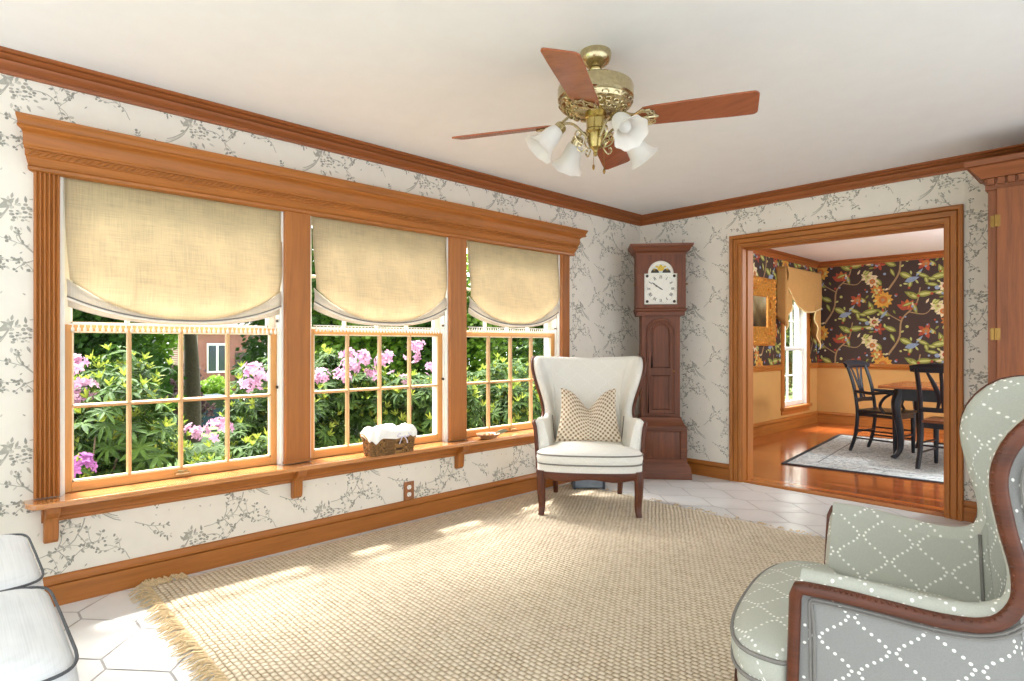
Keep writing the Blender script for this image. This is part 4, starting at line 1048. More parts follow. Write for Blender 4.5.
# ================================================================== SOFA at left edge
def sofa():
    t = thing('sofa', 'white linen sofa with dark piped seat cushions at the left edge', 'sofa', (1.235, -.2, 0))
    hw = .635
    mb = MB(); mb.box(-hw + .01, hw - .01, -.40, .375, .12, .33); mb.build('base', M_SOFA, t, bevel=.02)
    for s in (-1, 1):
        def sidecush(mb):
            x0, x1 = (-hw, -.002) if s < 0 else (.002, hw); cx = (x0 + x1) / 2; hx = (x1 - x0) / 2; y0, y1 = -.28, .405; cy = (y0 + y1) / 2; hy = (y1 - y0) / 2
            def ringp(k, z):
                P = []
                for i in range(48):
                    a = 2 * PI * i / 48; c, sn = math.cos(a), math.sin(a); p = 2 / 9
                    P.append((cx + (hx - k) * math.copysign(abs(c) ** p, c), cy + (hy - k) * math.copysign(abs(sn) ** p, sn), z))
                return P
            return ringp
        ringp = sidecush(None)
        rings = [ringp(.02, .33), ringp(.004, .345), ringp(.0, .37), ringp(-.006, .43), ringp(0, .48), ringp(.006, .502), ringp(.03, .516), ringp(.09, .530), ringp(.17, .538), ringp(.25, .541), ringp(.305, .542)]
        n = 48; vs = [p for r in rings for p in r]
        fs = [(j * n + k, j * n + (k + 1) % n, (j + 1) * n + (k + 1) % n, (j + 1) * n + k) for j in range(len(rings) - 1) for k in range(n)] + [tuple(range(n - 1, -1, -1)), tuple((len(rings) - 1) * n + k for k in range(n))]
        mb = MB(); mb.add(vs, fs); c = mb.build('seat_cushion', M_SOFA, t, smooth=80)
        mb = MB(); mb.tube([Vector(p) for p in ringp(.0, .504)], .0036, 6, closed=True); mb.build('piping', M_SOFAW, c)
        mb = MB(); mb.tube([Vector(p) for p in ringp(.0, .348)], .0036, 6, closed=True); mb.build('piping', M_SOFAW, c)
        mb = MB()
        mb.grid(lambda a, b: (s * hw / 2 + (a - .5) * .58 * (1 - .05 * math.sin(PI * b)), -.27 - .10 * b + .08 * (max(0, 1 - (2 * a - 1) ** 4) ** .5) * (max(0, 1 - (2 * b - 1) ** 4) ** .5), .525 + .36 * b), 16, 12)
        mb.grid(lambda a, b: (s * hw / 2 + (a - .5) * .58 * (1 - .05 * math.sin(PI * b)), -.27 - .10 * b - .06 * (max(0, 1 - (2 * a - 1) ** 4) ** .5) * (max(0, 1 - (2 * b - 1) ** 4) ** .5), .525 + .36 * b), 16, 12)
        mb.build('back_cushion', M_SOFA, t, smooth=80)
        mb = MB(); mb.extr([(-.42, .12), (.20, .12), (.20, .5), (.17, .56), (.11, .6), (-.3, .62), (-.42, .62)], 'x', s * (hw - .12), s * hw); mb.build('arm', M_SOFA, t, bevel=.03)
        for y in (-.36, .38):
            mb = MB(); mb.lathe([(.022, 0), (.03, .12)], 12, (s * (hw - .06), y, 0)); mb.build('leg', W_CHAIR['z'], t)
    mb = MB(); mb.extr([(-.38, .12), (-.36, .5), (-.42, .82), (-.46, .84), (-.5, .82), (-.48, .12)], 'x', -hw, hw); mb.build('back', M_SOFA, t, bevel=.02)
sofa()

# ================================================================== SMALL THINGS by the window
def basket():
    x, y = .135, 2.03
    t = thing('basket', 'woven oblong basket with white ruffled cloth lining on the window shelf', 'basket', (x - .03, y, .494))
    M_BASK = weave_mat('basket_weave', srgb(66, 44, 20), srgb(150, 110, 62), 150)
    def rr(k, z, n=40, wob=0):
        P = []
        for i in range(n):
            a = 2 * PI * i / n; c, s = math.cos(a), math.sin(a); p = 2 / 5
            w = wob * math.sin(a * 10)
            P.append((((.062 + k + w) * math.copysign(abs(c) ** p, c)), (.15 + k + w) * math.copysign(abs(s) ** p, s), z))
        return P
    n = 40; rings = [rr(-.004, 0), rr(0, .004), rr(.006, .04), rr(.011, .08), rr(.014, .115), rr(.012, .12), rr(.004, .118), rr(-.004, .03), rr(-.02, .02)]
    vs = [p for r in rings for p in r]; uv = [(i / n * .85, r[0][2]) for r in rings for i in range(n)]
    fs = [(j * n + k, j * n + (k + 1) % n, (j + 1) * n + (k + 1) % n, (j + 1) * n + k) for j in range(len(rings) - 1) for k in range(n)] + [tuple(range(n - 1, -1, -1)), tuple((len(rings) - 1) * n + k for k in range(n))]
    mb = MB(); mb.add(vs, fs, 0, uv); mb.mi = 1
    for j in range(9):                                                    # bead like weave ridges
        z = .008 + j * .0125
        for i in range(34):
            a = 2 * PI * (i + (j % 2) * .5) / 34; k = .002 + .012 * z / .115; c, s = math.cos(a), math.sin(a); p = 2 / 5
            px, py = (.062 + k) * math.copysign(abs(c) ** p, c), (.15 + k) * math.copysign(abs(s) ** p, s)
            mb.lathe([(.001, -.007), (.006, -.003), (.007, .001), (.005, .006), (.001, .008)], 5, (px, py, z))
    mb.build('woven_body', [M_BASK, plain('basket_cane', srgb(136, 98, 52), .6, var=.4, nscale=60)], t, smooth=50)
    mb = MB(); n = 60
    rings = [rr(.022, .098, n, .003), rr(.026, .110, n, .004), rr(.026, .122, n, .005), rr(.018, .140, n, .004), rr(.004, .158, n, .004), rr(-.015, .165, n, .003), rr(-.035, .160, n), rr(-.055, .150, n)]
    vs = [(p[0], p[1], p[2] + .010 * math.sin(k * .9) + (.012 * math.sin(k * .33) if j < 2 else .007 * math.sin(k * .5 + j))) for j, r in enumerate(rings) for k, p in enumerate(r)]
    fs = [(j * n + k, j * n + (k + 1) % n, (j + 1) * n + (k + 1) % n, (j + 1) * n + k) for j in range(len(rings) - 1) for k in range(n)] + [tuple((len(rings) - 1) * n + k for k in range(n))]
    mb.add(vs, fs); ln = mb.build('cloth_lining', plain('white_cotton', srgb(244, 242, 236), .9, var=.03), t, smooth=80)
    mb = MB()
    for s in (-1, 1):
        mb.tube(spline([(.084, .05, .12), (.09, .05 + s * .03, .13), (.09, .05 + s * .045, .115), (.088, .05 + s * .02, .108), (.086, .05, .118)], 14), .004, 6, flat=.5)
        mb.tube(spline([(.086, .05, .118), (.09, .05 + s * .02, .09), (.088, .05 + s * .03, .065)], 8), .004, 6, flat=.4)
    mb.build('ribbon_bow', plain('pale_lilac_ribbon', srgb(214, 206, 220), .6, var=.05), ln)
    for s in (-1, 1):
        mb = MB(); mb.tube(spline([(-.03, s * .168, .10), (-.03, s * .186, .125), (0, s * .192, .14), (.03, s * .186, .125), (.03, s * .168, .10)], 14), .004, 6); mb.build('handle', plain('cane_handle', srgb(190, 160, 110), .6), t)
basket()
def dish():
    t = thing('decorative_dish', 'small low brown wooden dish on the window shelf near the wing chair', 'dish', (.10, 2.87, .494))
    mb = MB(); mb.lathe([(.03, 0), (.05, .003), (.075, .02), (.086, .034), (.088, .036), (.082, .034), (.06, .018), (.03, .010), (.001, .009)], 28, wob=lambda tt, a: .05 * math.sin(5 * a) * tt)
    b = mb.build('bowl', wood('dish_wood', srgb(150, 104, 66), 'y', .5, .35), t, smooth=60)
    mb = MB(); mb.tube(spline([(.0, .075, .028), (.01, .11, .036), (.02, .15, .046), (.02, .18, .042)], 10), [.012, .013, .014, .016, .017, .017, .015, .012, .008, .004, .001], 8, flat=.4)
    mb.build('leaf_handle', plain('grey_green_leaf', srgb(140, 142, 112), .6), t)
    mb = MB()
    for k, (a, b_) in enumerate([(.02, -.02), (-.02, .02), (.01, .03), (-.01, -.03)]): mb.lathe([(.001, -.01), (.012, -.006), (.014, .002), (.009, .011), (.001, .014)], 8, (a, b_, .024))
    o = mb.build('potpourri', plain('dry_petals', srgb(176, 134, 92), .8, var=.3), t); o['kind'] = 'stuff'
dish()
def outlet():
    t = thing('wall_outlet', 'brown wooden outlet plate with two white sockets low on the window wall', 'outlet', (0, 2.245, .20))
    mb = MB(); mb.extr([(-.041, -.062), (.041, -.062), (.041, .062), (-.041, .062)], 'x', .0015, .008); mb.build('cover_plate', wood('outlet_plate', srgb(150, 96, 58), 'z', .4), t, bevel=.003)
    for z in (-.024, .024):
        mb = MB(); mb.extr([(.0165 * math.cos(q * PI / 10), z + min(.014, max(-.014, .0165 * math.sin(q * PI / 10)))) for q in range(20)], 'x', .007, .010); s = mb.build('socket', M_WHITE, t)
        mb = MB(); mb.box(.0098, .0104, -.007, -.0055, z - .001, z + .007); mb.box(.0098, .0104, .0055, .007, z - .001, z + .007); mb.lathe([(.002, 0), (.002, .0006)], 8, (.0098, 0, z - .007), Matrix.Rotation(PI / 2, 4, 'Y')); mb.build('socket_slots', M_DARK, s)
outlet()
def floorbox():
    t = thing('storage_box', 'low slate blue box on the floor behind the far wing chair', 'box', (.27, 3.81, .014), math.radians(46))
    mb = MB(); mb.box(-.12, .12, -.08, .08, .008, .10); mb.build('body', plain('slate_blue_plastic', srgb(128, 142, 158), .5), t, bevel=.01)
    mb = MB(); mb.box(-.125, .125, -.085, .085, .10, .118); mb.build('lid', plain('slate_lid', srgb(158, 168, 178), .45), t, bevel=.006)
    for s in (-1, 1):
        mb = MB(); mb.box(s * .11, s * .13, -.088, .088, 0, .11); mb.build('end_bracket', plain('dark_slate', srgb(64, 74, 88), .5), t, bevel=.003)
floorbox()

# ================================================================== DINING ROOM CONTENTS
def persian():
    n = NT('dining_rug_pattern')
    tc = n.n('TexCoord'); sp = n.n('SeparateXYZ'); n.l(tc.outputs['UV'], sp.inputs[0])
    a = n.noise(n.coord('UV', (1, 1, 1)), 9, 3, .6, 1.5); b = n.noise(n.coord('UV', (1, 1, 1)), 22, 2, .5, 1.0)
    band = n.math('LESS_THAN', n.math('ABSOLUTE', n.math('SUBTRACT', a, .5)), .028)
    spot = n.math('GREATER_THAN', b, .60)
    ed = n.math('MINIMUM', n.math('MINIMUM', sp.outputs[0], n.math('SUBTRACT', 2.5, sp.outputs[0])), n.math('MINIMUM', sp.outputs[1], n.math('SUBTRACT', 2.5, sp.outputs[1])))
    bor = n.math('LESS_THAN', ed, .045)
    inn = n.math('LESS_THAN', n.math('ABSOLUTE', n.math('SUBTRACT', ed, .27)), .008)
    c = n.mix(n.math('MULTIPLY', band, .8), srgb(206, 210, 208), srgb(122, 134, 140))
    c = n.mix(n.math('MULTIPLY', spot, .5), c, srgb(150, 164, 172)); c = n.mix(inn, c, srgb(128, 132, 134)); c = n.mix(bor, c, srgb(52, 54, 60))
    return n.done(n.pbr(c, .95))
def dining_rug():
    mb = MB(); mb.grid(lambda a, b: ((a - .5) * 2.5, (b - .5) * 2.5, .010), 10, 10, 0, lambda a, b: (a * 2.5, b * 2.5))
    mb.box(-1.25, 1.25, -1.25, 1.25, .001, .0095)
    o = mb.build('dining_rug', persian(), None, (2.06, 7.36, 0), math.radians(6), smooth=0)
    tag(o, 'pale grey patterned rug with dark border under the dining table', 'rug')
dining_rug()
W_SEAT = woodset('dining_seat', srgb(120, 70, 44), rough=.3)
W_TOP = woodset('table_top', srgb(176, 104, 56), rough=.22)
def dining_chair(loc, rot, arms, label):
    t = thing('dining_chair', label, 'chair', loc, rot, 'black dining chairs')
    mb = MB(); mb.extr([(-.24, -.22), (.24, -.22), (.235, -.1), (.205, .21), (-.205, .21), (-.235, -.1)], 'z', .435, .462); mb.build('seat', W_SEAT['x'] if not arms else M_BLACK, t, bevel=.008)
    mb = MB()
    mb.box(-.215, .215, -.205, -.185, .385, .436); mb.box(-.185, .185, .18, .2, .385, .436)
    for s in (-1, 1): mb.tube([(s * .21, -.19, .41), (s * .19, .19, .41)], .024, 4, flat=.5)
    mb.build('seat_frame', M_BLACK, t)
    for s in (-1, 1):
        mb = MB(); mb.tube(spline([(s * .20, .27, 0), (s * .197, .22, .16), (s * .195, .195, .36), (s * .195, .20, .50), (s * .195, .235, .72), (s * .195, .29, .90), (s * .195, .315, .95)], 24), [.018] + [.022] * 10 + [.021] * 13 + [.019], 8, flat=.85); mb.build('rear_leg', M_BLACK, t)
        mb = MB(); mb.lathe([(.015, 0), (.018, .02), (.022, .2), (.026, .38), (.026, .436)], 12, (s * .205, -.19, 0)); mb.build('front_leg', M_BLACK, t)
        for z in (.15, .24): mb = MB(); mb.tube([(s * .205, -.19, z), (s * .197, .22, z)], .009, 8); mb.build('stretcher', M_BLACK, t)
    for y, z in ((-.19, .2), (.2, .22)): mb = MB(); mb.tube([(-.2, y, z), (.2, y, z)], .010, 8); mb.build('stretcher', M_BLACK, t)
    mb = MB()
    def crest(a, v):
        x = (a - .5) * .50; an = v * 2 * PI; bow = .05 * (1 - (2 * a - 1) ** 2)
        h = .046 * (1 - .35 * abs(2 * a - 1) ** 3) ; th = .016
        return (x, .29 + bow * .6 + th * math.cos(an) + .03 * max(0, math.sin(an)) * 1.0, .945 + h * math.sin(an) + .012 * (1 - (2 * a - 1) ** 2))
    mb.grid(crest, 20, 14)
    for a in (0, 1): mb.add([crest(a, k / 14) for k in range(14)], [tuple(range(14))])
    mb.build('crest_rail', M_BLACK, t, smooth=60)
    mb = MB(); mb.tube([(-.19, .215, .56), (0, .235, .565), (.19, .215, .56)], .026, 6, flat=.4, up=(0, 0, 1)); mb.build('back_rail', M_BLACK, t)
    for s in (-1, 1):
        mb = MB(); mb.tube(spline([(s * .05, .232, .57), (s * .03, .25, .68), (s * .06, .28, .80), (s * .11, .305, .92)], 14), [.012 + .010 * math.sin(PI * i / 14) for i in range(15)], 8, flat=.5); mb.build('back_splat', M_BLACK, t)
    mb = MB(); mb.tube(spline([(0, .235, .565), (0, .26, .7), (0, .30, .92)], 10), .016, 8, flat=.5); mb.build('back_splat', M_BLACK, t)
    if arms:
        for s in (-1, 1):
            mb = MB(); mb.tube(spline([(s * .197, .225, .66), (s * .23, .12, .655), (s * .255, 0, .652), (s * .262, -.12, .668), (s * .258, -.18, .668), (s * .252, -.205, .645), (s * .25, -.19, .625)], 22), [.017] * 12 + [.02] * 6 + [.018, .016, .014, .012, .010], 8); a = mb.build('armrest', M_BLACK, t)
            mb = MB(); mb.tube(spline([(s * .25, -.165, .655), (s * .255, -.10, .60), (s * .245, -.06, .52), (s * .235, -.10, .44)], 14), .015, 8); mb.build('arm_post', M_BLACK, a)
    return t
dining_chair((1.49, 7.40, .011), math.radians(80), True, 'black wooden armchair at the left end of the dining table')
dining_chair((2.19, 6.86, .011), math.radians(172), False, 'black brown-seated chair with its back turned, at the near side of the dining table')
def table():
    x0, x1, y0, y1 = 1.53, 3.35, 6.98, 8.05
    t = thing('dining_table', 'dining table with honey wood top and black curved legs on the patterned rug', 'table', ((x0 + x1) / 2, (y0 + y1) / 2, .011))
    hx, hy = (x1 - x0) / 2, (y1 - y0) / 2
    mb = MB(); mb.box(-hx, hx, -hy, hy, .722, .752); mb.build('table_top', W_TOP['x'], t, bevel=.008)
    mb = MB(); ix, iy = hx - .13, hy - .1
    mb.box(-ix, ix, -iy, -iy + .022, .60, .722); mb.box(-ix, ix, iy - .022, iy, .60, .722); mb.box(-ix, -ix + .022, -iy, iy, .60, .722); mb.box(ix - .022, ix, -iy, iy, .60, .722)
    mb.build('apron', M_BLACK, t, bevel=.004)
    for sx in (-1, 1):
        for sy in (-1, 1):
            mb = MB(); k = .7071
            o = lambda d, z: (sx * (ix - .03 + d * k), sy * (iy - .03 + d * k), z)
            mb.tube(spline([o(0, .722), o(.0, .66), o(.03, .57), o(.02, .44), o(-.01, .28), o(-.015, .12), o(.02, .04), o(.05, .015), o(.06, .0)], 30), [.046] * 5 + [lerp(.05, .022, min(1, (i - 5) / 18)) for i in range(5, 26)] + [.024, .027, .03, .03, .024], 10)
            mb.build('leg', M_BLACK, t)
table()
# dining window
w = bpy.data.objects.new('window_4', None); COL.objects.link(w); w['kind'] = 'structure'; w['label'] = 'white dining room window under the gold valance'; w['category'] = 'window'
a, b, c, d = DWIN
mb = MB()
for y0, y1 in ((a, a + .012), (b - .012, b)): mb.box(-.17, .004, y0, y1, c, d)
mb.box(-.17, 0, a, b, d - .012, d); mb.build('jamb', M_WHITE, w)
sash(a + .012, b - .012, c + .012, 1.14, -.06, .04, .06, .03, 3, 2, w, 'lower_sash', [M_WHITE, M_WHITE], M_WHITE)
sash(a + .012, b - .012, 1.11, d - .012, -.10, .04, .035, .04, 3, 2, w, 'upper_sash', [M_WHITE, M_WHITE], M_WHITE)
mb = MB()
for y0, y1 in ((a - .085, a), (b, b + .085)): mb.extr([(0, y0), (.02, y0 + .004), (.024, y0 + .02), (.018, y0 + .04), (.026, y1 - .01), (.02, y1), (0, y1)], 'z', c, d + .085)
mb.box(0, .022, a - .085, b + .085, d, d + .085); mb.build('casing', W_TRIM['z'], w)
mb = MB(); mb.box(-.17, .05, a - .10, b + .10, c - .025, c + .012); mb.box(0, .018, a - .08, b + .08, c - .09, c - .025); mb.build('sill', W_TRIM['y'], w, bevel=.003)
# swag valance
def valance():
    M_GOLDF = linen('gold_valance_fabric', srgb(206, 158, 94), .25, .08); M_TRIMF = plain('pale_valance_trim', srgb(232, 206, 150), .8)
    ya, yb, xf = 8.17, 9.42, .14
    t = thing('window_valance', 'gold swagged fabric valance over the dining room window', 'valance', (0, (ya + yb) / 2, 2.24)); hw = (yb - ya) / 2
    mb = MB(); mb.box(.003, xf - .01, -hw + .01, hw - .01, -.02, -.002); mb.build('mounting_board', W_TRIM['y'], t)
    def bot(u): return lerp(-.40, -.52, min(1, u * 1.2)) - .11 * math.sin(PI * min(1, u)) ** 1.2 + .16 * max(0, .25 - u) / .25
    def sw(u, v): return (xf + .02 * math.sin(PI * v) + .012 * v * math.sin(9 * u + 5 * v), (2 * u - 1) * hw * (1 - .02 * v), bot(u) * v)
    mb = MB(); mb.grid(sw, 30, 16); mb.build('swag', M_GOLDF, t, smooth=180, solid=.003)
    mb = MB(); mb.tube([sw(i / 30, 1) for i in range(31)], .010, 6); mb.build('swag_trim', M_TRIMF, t)
    for s, ln, wd in ((-1, .86, .30), (1, 1.12, .22)):
        def jab(u, v):
            l = ln * (1 - .62 * u) if s < 0 else ln * (1 - .5 * u)
            return (xf - .012 - (.11 if False else 0) + .018 * math.sin(u * 14) - .0, s * (hw - u * wd), -l * v)
        mb = MB(); mb.grid(jab, 24, 12); mb.grid(lambda u, v: (lerp(.004, xf, u) - .006, s * hw, -ln * .95 * v * (1 - .15 * (1 - u))), 6, 10)
        j = mb.build('side_tail', M_GOLDF, t, smooth=180, solid=.003)
        mb = MB(); mb.tube([jab(i / 24, 1) for i in range(25)], .008, 6); mb.build('tail_trim', M_TRIMF, j)
valance()
def picture():
    y0, y1, z0, z1 = 6.98, 8.05, 1.17, 2.06
    t = thing('framed_picture', 'landscape picture in an ornate gilded frame on the dining room window wall', 'picture', (0, (y0 + y1) / 2, (z0 + z1) / 2))
    hy, hz = (y1 - y0) / 2, (z1 - z0) / 2; bw = .25; R = random.Random(2)
    n = NT('painting'); v = n.coord(); f = n.noise(v, 5, 4); sp = n.n('SeparateXYZ'); n.l(v, sp.inputs[0])
    g = n.math('ADD', n.math('MULTIPLY', f, .7), n.math('MULTIPLY', sp.outputs[2], 1.1))
    mp = n.done(n.pbr(n.ramp(g, [(.1, srgb(44, 34, 22)), (.35, srgb(96, 78, 46)), (.55, srgb(150, 138, 104)), (.75, srgb(186, 188, 176))]), .4))
    mb = MB(); mb.box(.004, .02, -hy + bw - .03, hy - bw + .03, -hz + bw - .03, hz - bw + .03); mb.build('canvas', mp, t, smooth=0)
    mgilt = plain('gilt_frame', srgb(206, 142, 62), .35, .45, var=.3, nscale=40)
    mb = MB(); P = [(0, .004), (0, .03), (.03, .055), (.08, .06), (.14, .045), (.2, .03), (.235, .04), (bw, .024), (bw, .004)]; n_ = len(P)
    V = []
    for sy, sz in ((-1, -1), (1, -1), (1, 1), (-1, 1)): V += [(x, sy * (hy - q), sz * (hz - q)) for q, x in P]
    mb.add(V, [(k * n_ + i, k * n_ + (i + 1) % n_, ((k + 1) % 4) * n_ + (i + 1) % n_, ((k + 1) % 4) * n_ + i) for k in range(4) for i in range(n_)])
    for k in range(150):
        q = R.choice((.05, .1, .16, .03)); side = R.randrange(4)
        if side < 2: yy, zz = R.uniform(-hy + q, hy - q), (1 if side else -1) * (hz - q)
        else: yy, zz = (1 if side == 2 else -1) * (hy - q), R.uniform(-hz + q, hz - q)
        r = R.uniform(.012, .026)
        if k % 2: mb.tube([(.055, yy + r * math.cos(p * .8) * (1 - p * .09), zz + r * math.sin(p * .8) * (1 - p * .09)) for p in range(9)], .007, 5)
        else: mb.lathe([(r, -.01), (r * .9, .004), (r * .5, .014), (.001, .018)], 7, (.05, yy, zz), Matrix.Rotation(PI / 2, 4, 'Y'))
    mb.build('gilded_frame', mgilt, t)
picture()

# ================================================================== GARDEN seen through the windows
def leafmat(name, c1, c2, tr=.25, rough=.4):
    n = NT(name); f = n.noise(n.coord('Object', (1, 1, 1)), 9, 3)
    col = n.ramp(f, [(.3, c1), (.7, c2)])
    p = n.pbr(col, rough, **{'Specular IOR Level': .25}); t = n.n('BsdfTranslucent'); n.l(col, t.inputs[0])
    mx = n.n('MixShader'); mx.inputs[0].default_value = tr; n.l(p, mx.inputs[1]); n.l(t.outputs[0], mx.inputs[2])
    return n.done(mx.outputs[0])
L_OLD = leafmat('rhododendron_leaf', srgb(34, 58, 24), srgb(76, 104, 40), .25, .7)
L_NEW = leafmat('new_leaf', srgb(112, 132, 44), srgb(160, 168, 70), .35)
L_PINK = leafmat('pink_petal', srgb(170, 116, 154), srgb(208, 174, 196), .35, .6)
L_LILAC = leafmat('lilac_petal', srgb(124, 66, 128), srgb(164, 104, 160), .35, .6)
L_TREE = leafmat('tree_leaf', srgb(36, 66, 32), srgb(80, 110, 46), .35)
L_TREE2 = leafmat('bright_tree_leaf', srgb(74, 110, 36), srgb(128, 156, 58), .4)
L_PURP = leafmat('purple_leaf', srgb(62, 44, 52), srgb(104, 80, 88), .25)
M_BARK = plain('bark', srgb(84, 72, 60), .9, var=.3, nscale=20, bump=.6)
def leaf_geo(mb, p, d, up, ln, w, mi, droop=.25):
    d = d.normalized(); s = d.cross(up)
    if s.length < 1e-4: s = d.orthogonal()
    s.normalize(); u = s.cross(d)
    a = p + d * ln * .35 - u * droop * ln * .06; b = p + d * ln * .75 - u * droop * ln * .35; c = p + d * ln - u * droop * ln * .7
    mb.add([p, a + s * w * .45 + u * w * .12, a - u * w * .06, a - s * w * .45 + u * w * .12, b + s * w * .4 + u * w * .1, b - u * w * .05, b - s * w * .4 + u * w * .1, c],
           [(0, 1, 2), (0, 2, 3), (1, 4, 5, 2), (2, 5, 6, 3), (4, 7, 5), (5, 7, 6)], mi)
def bush(x, y, z0, rx, ry, h, n, label, flowers=(), seed=0, newfrac=.4, ln=.12, fm=None):
    R = random.Random(seed); t = thing('rhododendron_bush', label, 'bush', (x, y, z0), 0, 'rhododendrons outside the windows')
    mb = MB()
    lobes = [(0, 0, h * .55, rx, ry, h * .45)]
    for k in range(7):
        a = R.uniform(0, 6.28); lobes.append((rx * .55 * math.cos(a), ry * .55 * math.sin(a), h * R.uniform(.4, .78), rx * .5, ry * .5, h * .26))
    n = int(n * 1.7); ln *= .76
    for k in range(n):
        lx, ly, lz, ax, ay, az = R.choice(lobes)
        v = Vector((R.gauss(0, 1), R.gauss(0, 1), R.gauss(.35, 1))).normalized()
        q = R.uniform(.75, 1.03) if R.random() < .8 else R.uniform(.3, .8)
        p = Vector((lx + v.x * ax * q, ly + v.y * ay * q, max(.05, lz + v.z * az * q)))
        o = (v * .8 + Vector((0, 0, .7)) + Vector((R.uniform(-.3, .3), R.uniform(-.3, .3), 0))).normalized()
        e1 = o.orthogonal().normalized(); e2 = o.cross(e1); m = R.randint(7, 10); new = R.random() < newfrac; a0 = R.uniform(0, 6)
        for i in range(m):
            a = a0 + 2 * PI * i / m + R.uniform(-.2, .2); rad = e1 * math.cos(a) + e2 * math.sin(a)
            leaf_geo(mb, p, rad + o * R.uniform(-.15, .3), o, ln * R.uniform(.8, 1.25), ln * .3, 0, .5)
        if new:
            for i in range(6):
                a = a0 + .4 + 2 * PI * i / 6; rad = e1 * math.cos(a) + e2 * math.sin(a)
                leaf_geo(mb, p + o * .02, rad * .7 + o * R.uniform(.8, 1.3), o, ln * R.uniform(.5, .85), ln * .2, 1, .1)
    mb.build('foliage', [L_OLD, L_NEW], t, smooth=0, recalc=False)
    mb = MB()
    for k in range(9):
        a = R.uniform(0, 6.28); e = Vector((rx * .6 * math.cos(a), ry * .6 * math.sin(a), h * .75))
        mb.tube(spline([(R.uniform(-.06, .06), R.uniform(-.06, .06), 0), (e.x * .3, e.y * .3, h * .3), tuple(e)], 8), [.022 - .0022 * i for i in range(9)], 6)
    mb.build('branches', M_BARK, t)
    for (fx, fy, fz, fr) in flowers:
        mb = MB(); c = Vector((fx - x, fy - y, fz - z0))
        for k in range(15):
            v = Vector((R.gauss(0, 1), R.gauss(0, 1), R.gauss(.5, .8))).normalized(); p = c + v * fr * R.uniform(.4, 1.15)
            e1 = v.orthogonal().normalized(); e2 = v.cross(e1)
            for i in range(5):
                a = 2 * PI * i / 5 + R.uniform(-.2, .2); rad = e1 * math.cos(a) + e2 * math.sin(a)
                leaf_geo(mb, p, rad + v * .55, v, fr * .56, fr * .34, 0, .4)
        mb.build('flower_cluster', fm or L_PINK, t, smooth=0, recalc=False)
def onray(px, py, x):
    """a place in the garden: the point at distance x outside the wall that the photo shows at (px, py)"""
    th = math.radians(46.459); fw = Vector((-math.sin(th), math.cos(th), 0)); rt = Vector((math.cos(th), math.sin(th), 0))
    d = fw + rt * ((px - 512) / 593) + Vector((0, 0, (345 - py) / 593)); k = (x - 3.374) / d.x
    return Vector((3.374, 0, 1.18)) + d * k
def fl(*pts): return [tuple(onray(px, py, x)) + (r,) for px, py, x, r in pts]
G0 = -.45
bush(-1.25, .62, G0, .62, .55, 1.45, 300, 'rhododendron with a lilac flower low at the left edge of the first window', fl((82, 468, -.62, .065)), 1, .35, .13, L_LILAC)
bush(-1.9, .92, G0, .75, .52, 1.6, 330, 'rhododendron with pale pink flowers behind the left panes of the first window', fl((75, 365, -1.2, .07), (84, 390, -1.2, .07), (76, 400, -1.25, .06)), 2, .6, .13)
bush(-1.3, 1.6, G0, .6, .55, .98, 320, 'rhododendron with pink flowers low behind the right panes of the first window', fl((219, 430, -1.0, .075), (195, 433, -1.1, .06)), 3, .5, .12)
bush(-1.85, 2.12, G0, .6, .5, 1.60, 300, 'rhododendron with pale pink flowers beside the post of the first window', fl((254, 373, -1.35, .075), (246, 386, -1.3, .06), (263, 381, -1.4, .06)), 4, .35, .12)
bush(-1.9, 2.95, G0, .75, .65, 1.55, 380, 'rhododendron crowded with pink flowers behind the middle window', fl((322, 378, -1.3, .07), (341, 378, -1.2, .075), (352, 368, -1.25, .08), (362, 360, -1.25, .075), (348, 356, -1.4, .07), (372, 374, -1.2, .06), (386, 362, -1.3, .085)), 5, .5, .12)
bush(-1.2, 3.3, G0, .55, .55, 1.45, 320, 'rhododendron with white and pink flowers behind the right half of the middle window', fl((412, 352, -1.3, .08), (418, 346, -1.4, .06), (404, 382, -1.1, .06), (432, 368, -1.4, .06), (413, 386, -1.1, .05)), 6, .45, .12)
bush(-1.1, 4.0, G0, .5, .6, 1.5, 330, 'yellow-green rhododendron without flowers at the left of the third window', (), 7, .5, .12)
bush(-1.35, 5.0, G0, .6, .75, 1.68, 420, 'dark dense rhododendron at the right of the third window, next to the wing chair', (), 8, .15, .11)
bush(-1.5, 11.7, G0, .7, .9, 2.2, 330, 'rhododendron outside the dining room window', (), 9, .3, .12)
# ground, street
def lawn():
    n = NT('lawn_grass'); f = n.noise(n.coord(), 3, 6, .7); g = n.noise(n.coord(), 60, 2)
    return n.done(n.pbr(n.ramp(n.math('ADD', n.math('MULTIPLY', f, .6), n.math('MULTIPLY', g, .4)), [(.3, srgb(58, 84, 38)), (.7, srgb(112, 138, 66))]), .95))
mb = MB(); mb.grid(lambda a, b: (lerp(-.19, -70, a), lerp(-30, 60, b), G0 - 1.85 * min(1, max(0, (a * 69.8 - 3) / 20))), 40, 12); struct('ground_lawn', mb, lawn(), 'sloping lawn outside the windows', 'ground', smooth=180)
mb = MB(); mb.box(-41, -33, -30, 60, -2.5, -2.27); struct('ground_street', mb, plain('asphalt', srgb(168, 168, 166), .9), 'pale street beyond the lawn', 'road', smooth=0)
mb = MB(); mb.box(-.9, -.19, -2, 11, G0 - .1, G0 + .02); struct('ground_bed', mb, plain('mulch', srgb(70, 54, 44), .95, var=.4, nscale=50), 'mulched bed under the windows', 'ground', smooth=0)
mb = MB(); mb.box(-.32, -.18, -2, 10.2, G0 - .1, 0.0); struct('trim_14', mb, plain('foundation', srgb(176, 172, 164), .9), 'stone foundation outside', 'foundation', smooth=0)
